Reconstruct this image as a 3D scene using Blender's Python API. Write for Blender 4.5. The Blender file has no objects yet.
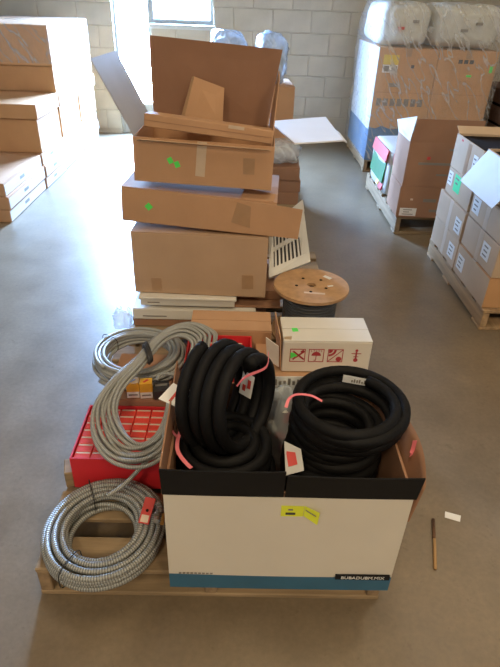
import bpy, math, random
from mathutils import Vector, Matrix

random.seed(7)
scene = bpy.context.scene
COL = scene.collection
PI = math.pi
R = math.radians

# ------------------------------------------------------------------ camera
cam_data = bpy.data.cameras.new('camera')
cam = bpy.data.objects.new('camera', cam_data)
COL.objects.link(cam)
cam_data.sensor_fit = 'HORIZONTAL'
cam_data.sensor_width = 36.0
cam_data.lens = 36.0 * 540.0 / 500.0
cam_data.clip_start = 0.05
PITCH, ROLL, YAW = R(32.3), R(2.3), R(1.4)
fw = Vector((math.sin(YAW) * math.cos(PITCH), math.cos(YAW) * math.cos(PITCH), -math.sin(PITCH)))
r0 = Vector((math.cos(YAW), -math.sin(YAW), 0.0))
u0 = r0.cross(fw)
rt = r0 * math.cos(ROLL) + u0 * math.sin(ROLL)
up = u0 * math.cos(ROLL) - r0 * math.sin(ROLL)
M3 = Matrix((rt, up, -fw)).transposed()
cam.matrix_world = Matrix.Translation((0, 0, 1.6)) @ M3.to_4x4()
scene.camera = cam

# ------------------------------------------------------------------ exposure
scene.view_settings.view_transform = 'Standard'
scene.view_settings.look = 'None'
scene.view_settings.gamma = 1.0
scene.view_settings.use_curve_mapping = False
scene.view_settings.exposure = 0.0
try:
    scene.cycles.use_denoising = True
    scene.cycles.max_bounces = 8
    scene.cycles.transparent_max_bounces = 16
    scene.cycles.sample_clamp_indirect = 6.0
    scene.cycles.caustics_reflective = False
    scene.cycles.caustics_refractive = False
except Exception:
    pass

# ------------------------------------------------------------------ daylight outside and the hall's lamps
world = bpy.data.worlds.new('daylight')
scene.world = world
world.use_nodes = True
bg = world.node_tree.nodes['Background']
bg.inputs['Color'].default_value = (0.40, 0.62, 1.10, 1)
bg.inputs['Strength'].default_value = 540.0

def area_light(name, loc, rot, sx, sy, power, color, portal=False):
    l = bpy.data.lights.new(name, 'AREA')
    l.shape = 'RECTANGLE'
    l.size, l.size_y = sx, sy
    l.energy = power
    l.color = color
    o = bpy.data.objects.new(name, l)
    o.location, o.rotation_euler = loc, rot
    COL.objects.link(o)
    if portal:
        l.cycles.is_portal = True
    return o

WALL_Y = 7.30
CEIL_Z = 4.6
# portals over the two openings of the back wall help the renderer find the daylight
area_light('window_daylight', (-0.775, WALL_Y + 0.16, 1.69), (R(-90), 0, 0), 0.75, 0.9, 1.0, (1, 1, 1), True)
area_light('door_daylight', (-1.355, WALL_Y + 0.16, 1.2), (R(-90), 0, 0), 0.40, 1.75, 1.0, (1, 1, 1), True)
WARM = (1.0, 0.78, 0.50)
for lx, ly, pw in ((-1.2, -2.6, 108), (1.9, -2.6, 108), (0.4, 1.2, 38), (2.6, 3.4, 28)):
    area_light('ceiling_lamp_light', (lx, ly, CEIL_Z - 0.16), (0, 0, 0), 0.5, 1.3, pw, WARM)

# ------------------------------------------------------------------ materials
def nt_new(name):
    m = bpy.data.materials.new(name)
    m.use_nodes = True
    return m, m.node_tree.nodes, m.node_tree.links, m.node_tree.nodes['Principled BSDF']

def mat(name, color, rough=0.6, metal=0.0, var=0.08, scale=8.0, bump=0.0, bscale=60.0, spec=0.5, stretch=(1, 1, 1)):
    m, N, L, b = nt_new(name)
    tc = N.new('ShaderNodeTexCoord')
    mp = N.new('ShaderNodeMapping')
    mp.inputs['Scale'].default_value = stretch
    L.new(tc.outputs['Object'], mp.inputs['Vector'])
    nz = N.new('ShaderNodeTexNoise')
    nz.inputs['Scale'].default_value = scale
    nz.inputs['Detail'].default_value = 5
    L.new(mp.outputs['Vector'], nz.inputs['Vector'])
    ramp = N.new('ShaderNodeValToRGB')
    e = ramp.color_ramp.elements
    e[0].position, e[1].position = 0.3, 0.7
    e[0].color = tuple(max(0, c * (1 - var)) for c in color) + (1,)
    e[1].color = tuple(min(1, c * (1 + var)) for c in color) + (1,)
    L.new(nz.outputs['Fac'], ramp.inputs['Fac'])
    L.new(ramp.outputs['Color'], b.inputs['Base Color'])
    b.inputs['Roughness'].default_value = rough
    b.inputs['Metallic'].default_value = metal
    b.inputs['Specular IOR Level'].default_value = spec
    if bump:
        n2 = N.new('ShaderNodeTexNoise')
        n2.inputs['Scale'].default_value = bscale
        n2.inputs['Detail'].default_value = 3
        L.new(mp.outputs['Vector'], n2.inputs['Vector'])
        bp = N.new('ShaderNodeBump')
        bp.inputs['Strength'].default_value = bump
        bp.inputs['Distance'].default_value = 0.004
        L.new(n2.outputs['Fac'], bp.inputs['Height'])
        L.new(bp.outputs['Normal'], b.inputs['Normal'])
    return m

def mat_wood(name, color, var=0.3, axis=0):
    st = [14, 14, 14]
    st[axis] = 1.2
    return mat(name, color, 0.75, 0, var, 2.2, 0.25, 6, 0.25, tuple(st))

def mat_floor():
    m, N, L, b = nt_new('worn_concrete')
    tc = N.new('ShaderNodeTexCoord')
    def noise(scale, detail=6, rough=0.6):
        n = N.new('ShaderNodeTexNoise')
        n.inputs['Scale'].default_value = scale
        n.inputs['Detail'].default_value = detail
        n.inputs['Roughness'].default_value = rough
        L.new(tc.outputs['Object'], n.inputs['Vector'])
        return n
    a, c, f = noise(0.9, 7, 0.65), noise(4.5, 6), noise(55, 3)
    r1 = N.new('ShaderNodeValToRGB')
    r1.color_ramp.elements[0].position, r1.color_ramp.elements[1].position = 0.32, 0.68
    r1.color_ramp.elements[0].color = (0.172, 0.128, 0.080, 1)
    r1.color_ramp.elements[1].color = (0.242, 0.190, 0.125, 1)
    L.new(a.outputs['Fac'], r1.inputs['Fac'])
    r2 = N.new('ShaderNodeValToRGB')
    r2.color_ramp.elements[0].position, r2.color_ramp.elements[1].position = 0.25, 0.75
    r2.color_ramp.elements[0].color = (0.72, 0.70, 0.68, 1)
    r2.color_ramp.elements[1].color = (1.12, 1.12, 1.12, 1)
    L.new(c.outputs['Fac'], r2.inputs['Fac'])
    mx = N.new('ShaderNodeMixRGB'); mx.blend_type = 'MULTIPLY'; mx.inputs['Fac'].default_value = 0.8
    L.new(r1.outputs['Color'], mx.inputs['Color1']); L.new(r2.outputs['Color'], mx.inputs['Color2'])
    r3 = N.new('ShaderNodeValToRGB')
    r3.color_ramp.elements[0].position, r3.color_ramp.elements[1].position = 0.3, 0.7
    r3.color_ramp.elements[0].color = (0.86, 0.86, 0.86, 1)
    r3.color_ramp.elements[1].color = (1.08, 1.08, 1.08, 1)
    L.new(f.outputs['Fac'], r3.inputs['Fac'])
    m2 = N.new('ShaderNodeMixRGB'); m2.blend_type = 'MULTIPLY'; m2.inputs['Fac'].default_value = 0.8
    L.new(mx.outputs['Color'], m2.inputs['Color1']); L.new(r3.outputs['Color'], m2.inputs['Color2'])
    v = N.new('ShaderNodeTexNoise'); v.inputs['Scale'].default_value = 14; v.inputs['Detail'].default_value = 8; v.inputs['Roughness'].default_value = 0.75
    L.new(tc.outputs['Object'], v.inputs['Vector'])
    r4 = N.new('ShaderNodeValToRGB')
    r4.color_ramp.elements[0].position, r4.color_ramp.elements[1].position = 0.27, 0.40
    r4.color_ramp.elements[0].color = (0.55, 0.50, 0.45, 1); r4.color_ramp.elements[1].color = (1, 1, 1, 1)
    L.new(v.outputs['Fac'], r4.inputs['Fac'])
    m3 = N.new('ShaderNodeMixRGB'); m3.blend_type = 'MULTIPLY'; m3.inputs['Fac'].default_value = 0.9
    L.new(m2.outputs['Color'], m3.inputs['Color1']); L.new(r4.outputs['Color'], m3.inputs['Color2'])
    L.new(m3.outputs['Color'], b.inputs['Base Color'])
    rr = N.new('ShaderNodeMapRange')
    rr.inputs['To Min'].default_value = 0.30; rr.inputs['To Max'].default_value = 0.46
    L.new(c.outputs['Fac'], rr.inputs['Value']); L.new(rr.outputs['Result'], b.inputs['Roughness'])
    b.inputs['Specular IOR Level'].default_value = 0.6
    bp = N.new('ShaderNodeBump'); bp.inputs['Strength'].default_value = 0.12; bp.inputs['Distance'].default_value = 0.003
    L.new(f.outputs['Fac'], bp.inputs['Height']); L.new(bp.outputs['Normal'], b.inputs['Normal'])
    return m

def mat_film(name, alpha=0.25, tint=(0.9, 0.93, 0.96), bscale=14, bump=1.0, rough=0.15, crease_glint=0.3):
    """clear plastic film: mostly see-through, glossy, with milky streaks drawn in as crease highlights"""
    m, N, L, b = nt_new(name)
    out = N['Material Output']
    tc = N.new('ShaderNodeTexCoord')
    mp = N.new('ShaderNodeMapping'); mp.inputs['Scale'].default_value = (1, 1, 0.35); mp.inputs['Rotation'].default_value = (0.3, 0.9, 0.2)
    L.new(tc.outputs['Object'], mp.inputs['Vector'])
    nz = N.new('ShaderNodeTexNoise'); nz.inputs['Scale'].default_value = bscale; nz.inputs['Detail'].default_value = 4; nz.inputs['Distortion'].default_value = 1.2
    L.new(mp.outputs['Vector'], nz.inputs['Vector'])
    bp = N.new('ShaderNodeBump'); bp.inputs['Strength'].default_value = bump; bp.inputs['Distance'].default_value = 0.02
    L.new(nz.outputs['Fac'], bp.inputs['Height'])
    b.inputs['Base Color'].default_value = tint + (1,)
    b.inputs['Roughness'].default_value = rough
    L.new(bp.outputs['Normal'], b.inputs['Normal'])
    tr = N.new('ShaderNodeBsdfTransparent')
    mix = N.new('ShaderNodeMixShader')
    rp = N.new('ShaderNodeMapRange')
    rp.inputs['From Min'].default_value = 0.25; rp.inputs['From Max'].default_value = 0.80
    rp.inputs['To Min'].default_value = alpha * 0.65; rp.inputs['To Max'].default_value = min(1, alpha * 1.45)
    L.new(nz.outputs['Fac'], rp.inputs['Value'])
    mr = N.new('ShaderNodeMapping'); mr.inputs['Rotation'].default_value = (0.25, 0.62, 0.2)
    L.new(tc.outputs['Object'], mr.inputs['Vector'])
    ms = N.new('ShaderNodeMapping'); ms.inputs['Scale'].default_value = (1.0, 1.0, 0.16)
    L.new(mr.outputs['Vector'], ms.inputs['Vector'])
    n3 = N.new('ShaderNodeTexNoise'); n3.inputs['Scale'].default_value = bscale * 0.55; n3.inputs['Detail'].default_value = 2.0; n3.inputs['Distortion'].default_value = 0.15
    L.new(ms.outputs['Vector'], n3.inputs['Vector'])
    cr_ = N.new('ShaderNodeValToRGB')
    ce = cr_.color_ramp.elements
    ce[0].position, ce[1].position = 0.465, 0.535
    ce[0].color = ce[1].color = (0, 0, 0, 1)
    ce.new(0.5).color = (crease_glint, crease_glint, crease_glint, 1)  # streaks of extra opacity painted as highlights along the folds
    L.new(n3.outputs['Fac'], cr_.inputs['Fac'])
    ad = N.new('ShaderNodeMath'); ad.operation = 'ADD'; ad.use_clamp = True
    L.new(rp.outputs['Result'], ad.inputs[0]); L.new(cr_.outputs['Color'], ad.inputs[1])
    L.new(ad.outputs['Value'], mix.inputs['Fac'])
    L.new(tr.outputs['BSDF'], mix.inputs[1]); L.new(b.outputs['BSDF'], mix.inputs[2])
    L.new(mix.outputs['Shader'], out.inputs['Surface'])
    return m

def mat_glass():
    m, N, L, b = nt_new('window_glass')
    out = N['Material Output']
    tr = N.new('ShaderNodeBsdfTransparent'); tr.inputs['Color'].default_value = (0.93, 0.97, 0.96, 1)
    gl = N.new('ShaderNodeBsdfGlossy'); gl.inputs['Roughness'].default_value = 0.03
    mix = N.new('ShaderNodeMixShader'); mix.inputs['Fac'].default_value = 0.06
    L.new(tr.outputs['BSDF'], mix.inputs[1]); L.new(gl.outputs['BSDF'], mix.inputs[2])
    L.new(mix.outputs['Shader'], out.inputs['Surface'])
    return m

def mat_conduit(name, color, pitch=0.006, strength=0.9):
    """interlocked metal conduit: ribs run round the tube along its length (v of the uv map, in metres)"""
    m, N, L, b = nt_new(name)
    uv = N.new('ShaderNodeUVMap')
    wv = N.new('ShaderNodeTexWave'); wv.wave_type = 'BANDS'; wv.bands_direction = 'Y'
    wv.inputs['Scale'].default_value = 0.31416 / pitch
    L.new(uv.outputs['UV'], wv.inputs['Vector'])
    rp = N.new('ShaderNodeValToRGB')
    rp.color_ramp.elements[0].position, rp.color_ramp.elements[1].position = 0.05, 0.55
    rp.color_ramp.elements[0].color = tuple(c * 0.45 for c in color) + (1,)
    rp.color_ramp.elements[1].color = color + (1,)
    L.new(wv.outputs['Fac'], rp.inputs['Fac']); L.new(rp.outputs['Color'], b.inputs['Base Color'])
    bp = N.new('ShaderNodeBump'); bp.inputs['Strength'].default_value = strength; bp.inputs['Distance'].default_value = 0.0015
    L.new(wv.outputs['Fac'], bp.inputs['Height']); L.new(bp.outputs['Normal'], b.inputs['Normal'])
    b.inputs['Metallic'].default_value = 0.3
    b.inputs['Roughness'].default_value = 0.5
    return m

CARD = (0.50, 0.295, 0.165)
M = dict(
    floor=mat_floor(),
    block=mat('painted_block', (0.50, 0.455, 0.37), 0.85, 0, 0.10, 3.5, 0.5, 45, 0.2),
    mortar=mat('mortar', (0.455, 0.41, 0.335), 0.9, 0, 0.1, 9),
    plaster=mat('painted_wall', (0.50, 0.455, 0.375), 0.85, 0, 0.08, 2),
    ceiling=mat('ceiling_white', (0.62, 0.58, 0.52), 0.9),
    frame=mat('window_frame_grey', (0.55, 0.58, 0.56), 0.5),
    glass=mat_glass(),
    card=mat('brown_cardboard', CARD, 0.8, 0, 0.07, 5, 0.12, 90, 0.25),
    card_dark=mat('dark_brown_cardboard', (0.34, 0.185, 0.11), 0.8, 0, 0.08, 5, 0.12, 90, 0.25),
    flap_dark_brown=mat('darker_flap_brown', (0.27, 0.145, 0.09), 0.8, 0, 0.08, 5, 0.1, 90, 0.25),  # darker brown than the carton's other flaps, used on its back flap
    card_window_lit=mat('window_lit_cardboard', (0.56, 0.42, 0.29), 0.8, 0, 0.06, 5, 0.1, 90, 0.25),  # plain cardboard made paler for the window light on the labelled row
    card_grey=mat('greyish_cardboard', (0.49, 0.33, 0.21), 0.8, 0, 0.06, 5, 0.1, 90, 0.25),
    card_orange=mat('warm_cardboard', (0.56, 0.315, 0.15), 0.8, 0, 0.07, 5, 0.1, 90, 0.25),
    card_in=mat('cardboard_inside', (0.44, 0.275, 0.15), 0.85, 0, 0.06, 5, 0, 0, 0.2),
    white_card=mat('white_carton_board', (0.70, 0.67, 0.60), 0.65, 0, 0.05, 5, 0.05, 60, 0.3),
    white_sheet=mat('white_sheet_board', (0.84, 0.85, 0.86), 0.45, 0, 0.02, 4),
    lit_flap_grey=mat('window_lit_flap_grey', (0.42, 0.42, 0.42), 0.5, 0, 0.05, 5),  # flap grey with the window's light put into the colour
    tape=mat('brown_packing_tape', (0.40, 0.245, 0.135), 0.35, 0, 0.05, 20),
    tape_pale=mat('pale_packing_tape', (0.58, 0.45, 0.32), 0.3, 0, 0.05, 20),
    green_dot=mat('green_sticker', (0.10, 0.80, 0.12), 0.5, 0, 0.03),
    green_label=mat('green_label_paper', (0.06, 0.72, 0.30), 0.5, 0, 0.03),
    paper=mat('white_label_paper', (0.80, 0.80, 0.78), 0.55, 0, 0.02),
    ink=mat('dark_print', (0.05, 0.05, 0.06), 0.6, 0, 0.02),
    ink_grey=mat('grey_print', (0.22, 0.20, 0.17), 0.6, 0, 0.05),
    red_ink=mat('dark_red_print', (0.38, 0.035, 0.05), 0.6, 0, 0.05),
    red_print=mat('red_print', (0.55, 0.045, 0.035), 0.55, 0, 0.05),
    yellow=mat('fluorescent_yellow_sticker', (0.72, 0.78, 0.05), 0.55, 0, 0.03),
    black_card=mat('black_printed_board', (0.009, 0.009, 0.010), 0.6, 0, 0.15, 6, 0, 60, 0.2),
    box_white=mat('coated_white_board', (0.66, 0.615, 0.53), 0.5, 0, 0.04, 3, 0.08, 20),
    blue_band=mat('blue_printed_band', (0.035, 0.13, 0.22), 0.5, 0, 0.10, 8),
    rubber=mat('black_rubber', (0.0055, 0.0055, 0.006), 0.62, 0, 0.25, 25, 0.2, 120, 0.2),
    conduit=mat_conduit('flexible_steel_conduit', (0.38, 0.39, 0.37), 0.0075),
    cable=mat_conduit('armoured_cable_sheath', (0.42, 0.43, 0.41), 0.005, 0.6),
    tie=mat('black_cable_tie', (0.02, 0.02, 0.02), 0.5),
    pallet=mat_wood('pallet_wood', (0.30, 0.215, 0.125), 0.32, 0),
    stringer=mat_wood('stringer_wood', (0.28, 0.195, 0.115), 0.3, 1),
    pallet_old=mat_wood('weathered_pallet_wood', (0.40, 0.27, 0.15), 0.3, 1),
    red_plastic=mat('red_tray_board', (0.62, 0.025, 0.035), 0.45, 0, 0.06),
    red_box=mat('red_parts_box_board', (0.70, 0.055, 0.035), 0.45, 0, 0.08),
    cream=mat('cream_band', (0.66, 0.52, 0.40), 0.55, 0, 0.05),
    orange_yellow=mat('yellow_orange_print', (0.78, 0.42, 0.04), 0.5, 0, 0.1, 30),
    dark_box=mat('black_parts_box', (0.03, 0.03, 0.032), 0.5, 0, 0.1),
    pink=mat('pink_flagging_tape', (0.85, 0.22, 0.26), 0.45, 0, 0.1),
    brass=mat('brass_fitting', (0.60, 0.33, 0.10), 0.35, 0.8, 0.1),
    steel=mat('bright_steel', (0.62, 0.60, 0.56), 0.35, 0.8, 0.1),
    particle=mat('chipboard_flange', (0.47, 0.28, 0.14), 0.7, 0, 0.16, 22, 0.1, 80, 0.3),
    wire=mat('dark_grey_wire', (0.075, 0.08, 0.085), 0.5, 0.2, 0.2, 12),
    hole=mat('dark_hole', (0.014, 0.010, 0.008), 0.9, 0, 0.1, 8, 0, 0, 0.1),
    film=mat_film('stretch_film', 0.15, (0.92, 0.92, 0.90), 20, 1.0, 0.2, 0.26),
    film_bag=mat_film('clear_plastic_bag', 0.42, (0.72, 0.80, 0.86), 11, 1.0, 0.12),
    film_blue=mat_film('bluish_plastic_bag', 0.55, (0.55, 0.70, 0.88), 9, 1.0, 0.12),
    sack=mat('white_woven_sack', (0.62, 0.62, 0.56), 0.5, 0, 0.06, 6, 0.5, 14),
    blue_board=mat('blue_board', (0.05, 0.15, 0.30), 0.5, 0, 0.12, 6),
    side_white=mat('white_side_board', (0.66, 0.70, 0.74), 0.5, 0, 0.06, 4),
    red_bag=mat('red_bag_print', (0.42, 0.02, 0.02), 0.45, 0, 0.08),
    green_bag=mat('green_bag_print', (0.01, 0.13, 0.035), 0.45, 0, 0.15),
    white_bag=mat('white_bag_film', (0.50, 0.50, 0.48), 0.4, 0, 0.05, 8, 0.4, 16),
    yellow_bag=mat('yellow_bag_print', (0.75, 0.55, 0.08), 0.45),
    grille=mat('white_plastic_grille', (0.70, 0.70, 0.66), 0.4, 0, 0.04),
    stick=mat_wood('light_stick_wood', (0.42, 0.26, 0.12), 0.2, 1),
    dark_wood=mat_wood('dark_stained_wood', (0.12, 0.065, 0.04), 0.25, 0),
    lamp=None,
)
def mat_lamp():
    m, N, L, b = nt_new('lamp_diffuser')
    b.inputs['Base Color'].default_value = (0.9, 0.88, 0.8, 1)
    b.inputs['Emission Color'].default_value = (1, 0.88, 0.7, 1)
    b.inputs['Emission Strength'].default_value = 3
    return m
M['lamp'] = mat_lamp()

# ------------------------------------------------------------------ mesh helpers
class MB:
    def __init__(self):
        self.v, self.f, self.uv = [], [], None
    def add(self, vs, fs, mx=None):
        b = len(self.v)
        self.v += [tuple(mx @ Vector(p)) if mx is not None else tuple(p) for p in vs]
        self.f += [tuple(b + i for i in q) for q in fs]
        return self
    def box(self, x0, x1, y0, y1, z0, z1, mx=None):
        vs = [(x, y, z) for z in (z0, z1) for y in (y0, y1) for x in (x0, x1)]
        fs = [(0, 2, 3, 1), (4, 5, 7, 6), (0, 1, 5, 4), (2, 6, 7, 3), (0, 4, 6, 2), (1, 3, 7, 5)]
        return self.add(vs, fs, mx)
    def cbox(self, x0, x1, y0, y1, z0, z1, c=0.004, mx=None):
        """box with chamfered edges and corners"""
        lo, hi = (x0, y0, z0), (x1, y1, z1)
        vs, idx = [], {}
        for sx in (0, 1):
            for sy in (0, 1):
                for sz in (0, 1):
                    s = (sx, sy, sz)
                    for a in range(3):
                        p = [0, 0, 0]
                        for k in range(3):
                            full = hi[k] if s[k] else lo[k]
                            p[k] = full if k == a else full + (-c if s[k] else c)
                        idx[(s, a)] = len(vs)
                        vs.append(tuple(p))
        fs = []
        for a in range(3):
            b_, c_ = (a + 1) % 3, (a + 2) % 3
            for side in (0, 1):
                q = []
                for (i, j) in ((0, 0), (1, 0), (1, 1), (0, 1)):
                    s = [0, 0, 0]; s[a] = side; s[b_] = i; s[c_] = j
                    q.append(idx[(tuple(s), a)])
                fs.append(tuple(q) if side else tuple(reversed(q)))
        for a in range(3):                       # edges parallel to axis a
            b_, c_ = (a + 1) % 3, (a + 2) % 3
            for i in (0, 1):
                for j in (0, 1):
                    s0 = [0, 0, 0]; s0[b_] = i; s0[c_] = j
                    s1 = list(s0); s1[a] = 1
                    s0, s1 = tuple(s0), tuple(s1)
                    q = (idx[(s0, b_)], idx[(s1, b_)], idx[(s1, c_)], idx[(s0, c_)])
                    fs.append(q if i == j else tuple(reversed(q)))
        for sx in (0, 1):
            for sy in (0, 1):
                for sz in (0, 1):
                    s = (sx, sy, sz)
                    q = (idx[(s, 0)], idx[(s, 1)], idx[(s, 2)])
                    fs.append(q if (sx + sy + sz) % 2 else tuple(reversed(q)))
        return self.add(vs, fs, mx)
    def hollow(self, w, d, h, t, mx=None, bottom=True):
        """open-topped tray centred on x and y, its base at z 0"""
        x, y = w / 2, d / 2
        o = [(-x, -y), (x, -y), (x, y), (-x, y)]
        i = [(-x + t, -y + t), (x - t, -y + t), (x - t, y - t), (-x + t, y - t)]
        vs = [(a, b, 0) for a, b in o] + [(a, b, h) for a, b in o] + [(a, b, h) for a, b in i] + [(a, b, t) for a, b in i]
        fs = [(3, 2, 1, 0)]
        for k in range(4):
            n = (k + 1) % 4
            fs += [(k, n, 4 + n, 4 + k), (4 + k, 4 + n, 8 + n, 8 + k), (8 + k, 8 + n, 12 + n, 12 + k)]
        fs.append((12, 13, 14, 15))
        return self.add(vs, fs, mx)
    def slab(self, quad, t, mx=None):
        """a sheet of thickness t on four corners (counter-clockwise seen from its outer side)"""
        q = [Vector(p) for p in quad]
        n = (q[1] - q[0]).cross(q[3] - q[0])
        if n.length < 1e-9: n = Vector((0, 0, 1))
        n.normalize()
        vs = [tuple(p) for p in q] + [tuple(p - n * t) for p in q]
        fs = [(0, 1, 2, 3), (7, 6, 5, 4)] + [(k, 4 + k, 4 + (k + 1) % 4, (k + 1) % 4) for k in range(4)]
        return self.add(vs, fs, mx)
    def prism(self, poly, z0, z1, mx=None):
        n = len(poly)
        vs = [(x, y, z0) for x, y in poly] + [(x, y, z1) for x, y in poly]
        fs = [tuple(reversed(range(n))), tuple(range(n, 2 * n))] + [(k, (k + 1) % n, n + (k + 1) % n, n + k) for k in range(n)]
        return self.add(vs, fs, mx)
    def disc(self, r, z0, z1, n=24, mx=None, r2=None):
        r2 = r if r2 is None else r2
        vs = [(r * math.cos(2 * PI * k / n), r * math.sin(2 * PI * k / n), z0) for k in range(n)]
        vs += [(r2 * math.cos(2 * PI * k / n), r2 * math.sin(2 * PI * k / n), z1) for k in range(n)]
        fs = [tuple(reversed(range(n))), tuple(range(n, 2 * n))] + [(k, (k + 1) % n, n + (k + 1) % n, n + k) for k in range(n)]
        return self.add(vs, fs, mx)
    def tube(self, path, r, sides=8, closed=False, flat=1.0):
        """tube along a path, uv v = length in metres; flat < 1 squashes it across the path's side"""
        P = [Vector(p) for p in path]
        n = len(P)
        b = len(self.v)
        if self.uv is None: self.uv = {}
        prev, ln = None, 0.0
        for k in range(n):
            a = P[(k - 1) % n] if (closed or k > 0) else P[k]
            c = P[(k + 1) % n] if (closed or k < n - 1) else P[k]
            t = (c - a).normalized()
            if prev is None:
                h = Vector((0, 0, 1)) if abs(t.z) < 0.9 else Vector((1, 0, 0))
                nrm = (h - t * h.dot(t)).normalized()
            else:
                nrm = (prev - t * prev.dot(t)).normalized()
            prev = nrm
            bi = t.cross(nrm)
            if k: ln += (P[k] - P[k - 1]).length
            rr = r[k] if isinstance(r, (list, tuple)) else r
            for s in range(sides):
                an = 2 * PI * s / sides
                self.uv[len(self.v)] = (s / sides, ln)
                self.v.append(tuple(P[k] + nrm * (math.cos(an) * rr) + bi * (math.sin(an) * rr * flat)))
        for k in range(n if closed else n - 1):
            m_ = (k + 1) % n
            for s in range(sides):
                s2 = (s + 1) % sides
                self.f.append((b + k * sides + s, b + k * sides + s2, b + m_ * sides + s2, b + m_ * sides + s))
        if not closed:
            self.f.append(tuple(b + s for s in reversed(range(sides))))
            self.f.append(tuple(b + (n - 1) * sides + s for s in range(sides)))
        return self
    def mesh(self, name, m, smooth=False):
        me = bpy.data.meshes.new(name)
        me.from_pydata(self.v, [], self.f)
        if self.uv:
            uvl = me.uv_layers.new(name='UVMap')
            vi = [0] * len(me.loops)
            me.loops.foreach_get('vertex_index', vi)
            flat = []
            for i in vi: flat += self.uv.get(i, (0, 0))
            uvl.data.foreach_set('uv', flat)
        if smooth:
            me.polygons.foreach_set('use_smooth', [True] * len(me.polygons))
        me.materials.append(M[m] if isinstance(m, str) else m)
        me.update()
        return me
    def build(self, name, m, parent=None, smooth=False, label=None):
        o = bpy.data.objects.new(name, self.mesh(name, m, smooth))
        COL.objects.link(o)
        o.parent = parent
        if label: o['label'] = label
        return o

def put(name, me, parent, loc=(0, 0, 0), rot=(0, 0, 0), scale=(1, 1, 1)):
    o = bpy.data.objects.new(name, me)
    COL.objects.link(o)
    o.parent, o.location, o.rotation_euler, o.scale = parent, loc, rot, scale
    return o

def thing(name, label, cat, loc=(0, 0, 0), rz=0.0, group=None):
    o = bpy.data.objects.new(name, None)
    COL.objects.link(o)
    o.empty_display_size = 0.05
    o.location = loc
    o.rotation_euler = (0, 0, rz)
    o['label'], o['category'] = label, cat
    if group: o['group'] = group
    return o

def tag(o, label, cat, group=None):
    o['label'], o['category'] = label, cat
    if group: o['group'] = group
    return o

def struct(o):
    o['kind'] = 'structure'
    return o

def catmull(pts, n, closed=True):
    P = [Vector(p) for p in pts]
    k = len(P)
    out = []
    for i in range(k if closed else k - 1):
        a = P[(i - 1) % k] if closed or i > 0 else P[i]
        b, c = P[i], P[(i + 1) % k]
        d = P[(i + 2) % k] if closed or i + 2 < k else c
        for j in range(n):
            t = j / n
            out.append(0.5 * ((2 * b) + (c - a) * t + (2 * a - 5 * b + 4 * c - d) * t * t + (3 * b - 3 * c + d - a) * t ** 3))
    if not closed: out.append(P[-1])
    return out

def lerp(a, b, t): return a + (b - a) * t

# ------------------------------------------------------------------ the hall: floor, walls, ceiling, window, door
X0, X1, Y0 = -3.6, 4.6, -5.5
fl = MB(); fl.box(X0 - 0.2, X1 + 0.2, Y0 - 0.2, WALL_Y + 0.2, -0.15, 0.0)
floor = struct(fl.build('floor', 'floor'))
struct(MB().box(X0 - 0.2, X1 + 0.2, Y0 - 0.2, WALL_Y + 0.2, CEIL_Z, CEIL_Z + 0.15).build('ceiling', 'ceiling'))
struct(MB().box(X0 - 0.2, X0, Y0, WALL_Y, 0, CEIL_Z).build('wall_left', 'plaster'))
struct(MB().box(X1, X1 + 0.2, Y0, WALL_Y, 0, CEIL_Z).build('wall_right', 'plaster'))
struct(MB().box(X0, X1, Y0 - 0.2, Y0, 0, CEIL_Z).build('wall_front', 'plaster'))

WX0, WX1, WZ0, WZ1 = -1.14, -0.40, 1.25, 2.12      # window
DX0, DX1, DZ1 = -1.57, -1.14, 2.12                 # glazed door, its hinge side against the window post
wb = MB()
yb0, yb1 = WALL_Y, WALL_Y + 0.2
wb.box(X0, DX0, yb0, yb1, 0, CEIL_Z)
wb.box(WX1, X1, yb0, yb1, 0, CEIL_Z)
wb.box(DX0, WX1, yb0, yb1, DZ1, CEIL_Z)
wb.box(WX0, WX1, yb0, yb1, 0, WZ0)
wall_back = struct(wb.build('wall_back', 'mortar'))
# block courses, each block a piece proud of the mortar
BW, BH, JT = 0.455, 0.232, 0.008
block_me = {}
def block_mesh(w, h):
    key = (round(w, 3), round(h, 3))
    if key not in block_me:
        c = 0.005
        vs = [(0, 0, 0), (w, 0, 0), (w, 0, h), (0, 0, h), (c, -0.007, c), (w - c, -0.007, c), (w - c, -0.007, h - c), (c, -0.007, h - c)]
        fs = [(4, 5, 6, 7), (0, 1, 5, 4), (1, 2, 6, 5), (2, 3, 7, 6), (3, 0, 4, 7)]
        block_me[key] = MB().add(vs, fs).mesh('block', 'block')
    return block_me[key]
row, z = 0, 0.05
while z + BH < 2.3:
    x = X0 + (BW / 2 if row % 2 else 0.0) + 0.03
    while x < 3.6:
        a, b = x + JT / 2, x + BW - JT / 2
        segs = [(a, b)]
        cuts = []
        if z + BH > 0 and z < DZ1: cuts.append((DX0, DX1))
        if z + BH > WZ0 - 0.02: cuts.append((WX0, WX1))
        for c0, c1 in cuts:
            ns = []
            for s0, s1 in segs:
                if s1 <= c0 or s0 >= c1: ns.append((s0, s1)); continue
                if c0 - s0 > 0.04: ns.append((s0, c0 - 0.004))
                if s1 - c1 > 0.04: ns.append((c1 + 0.004, s1))
            segs = ns
        for s0, s1 in segs:
            put('block', block_mesh(s1 - s0, BH - JT), wall_back, (s0, WALL_Y, z + JT / 2))
        x += BW
    z += BH
    row += 1
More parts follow.
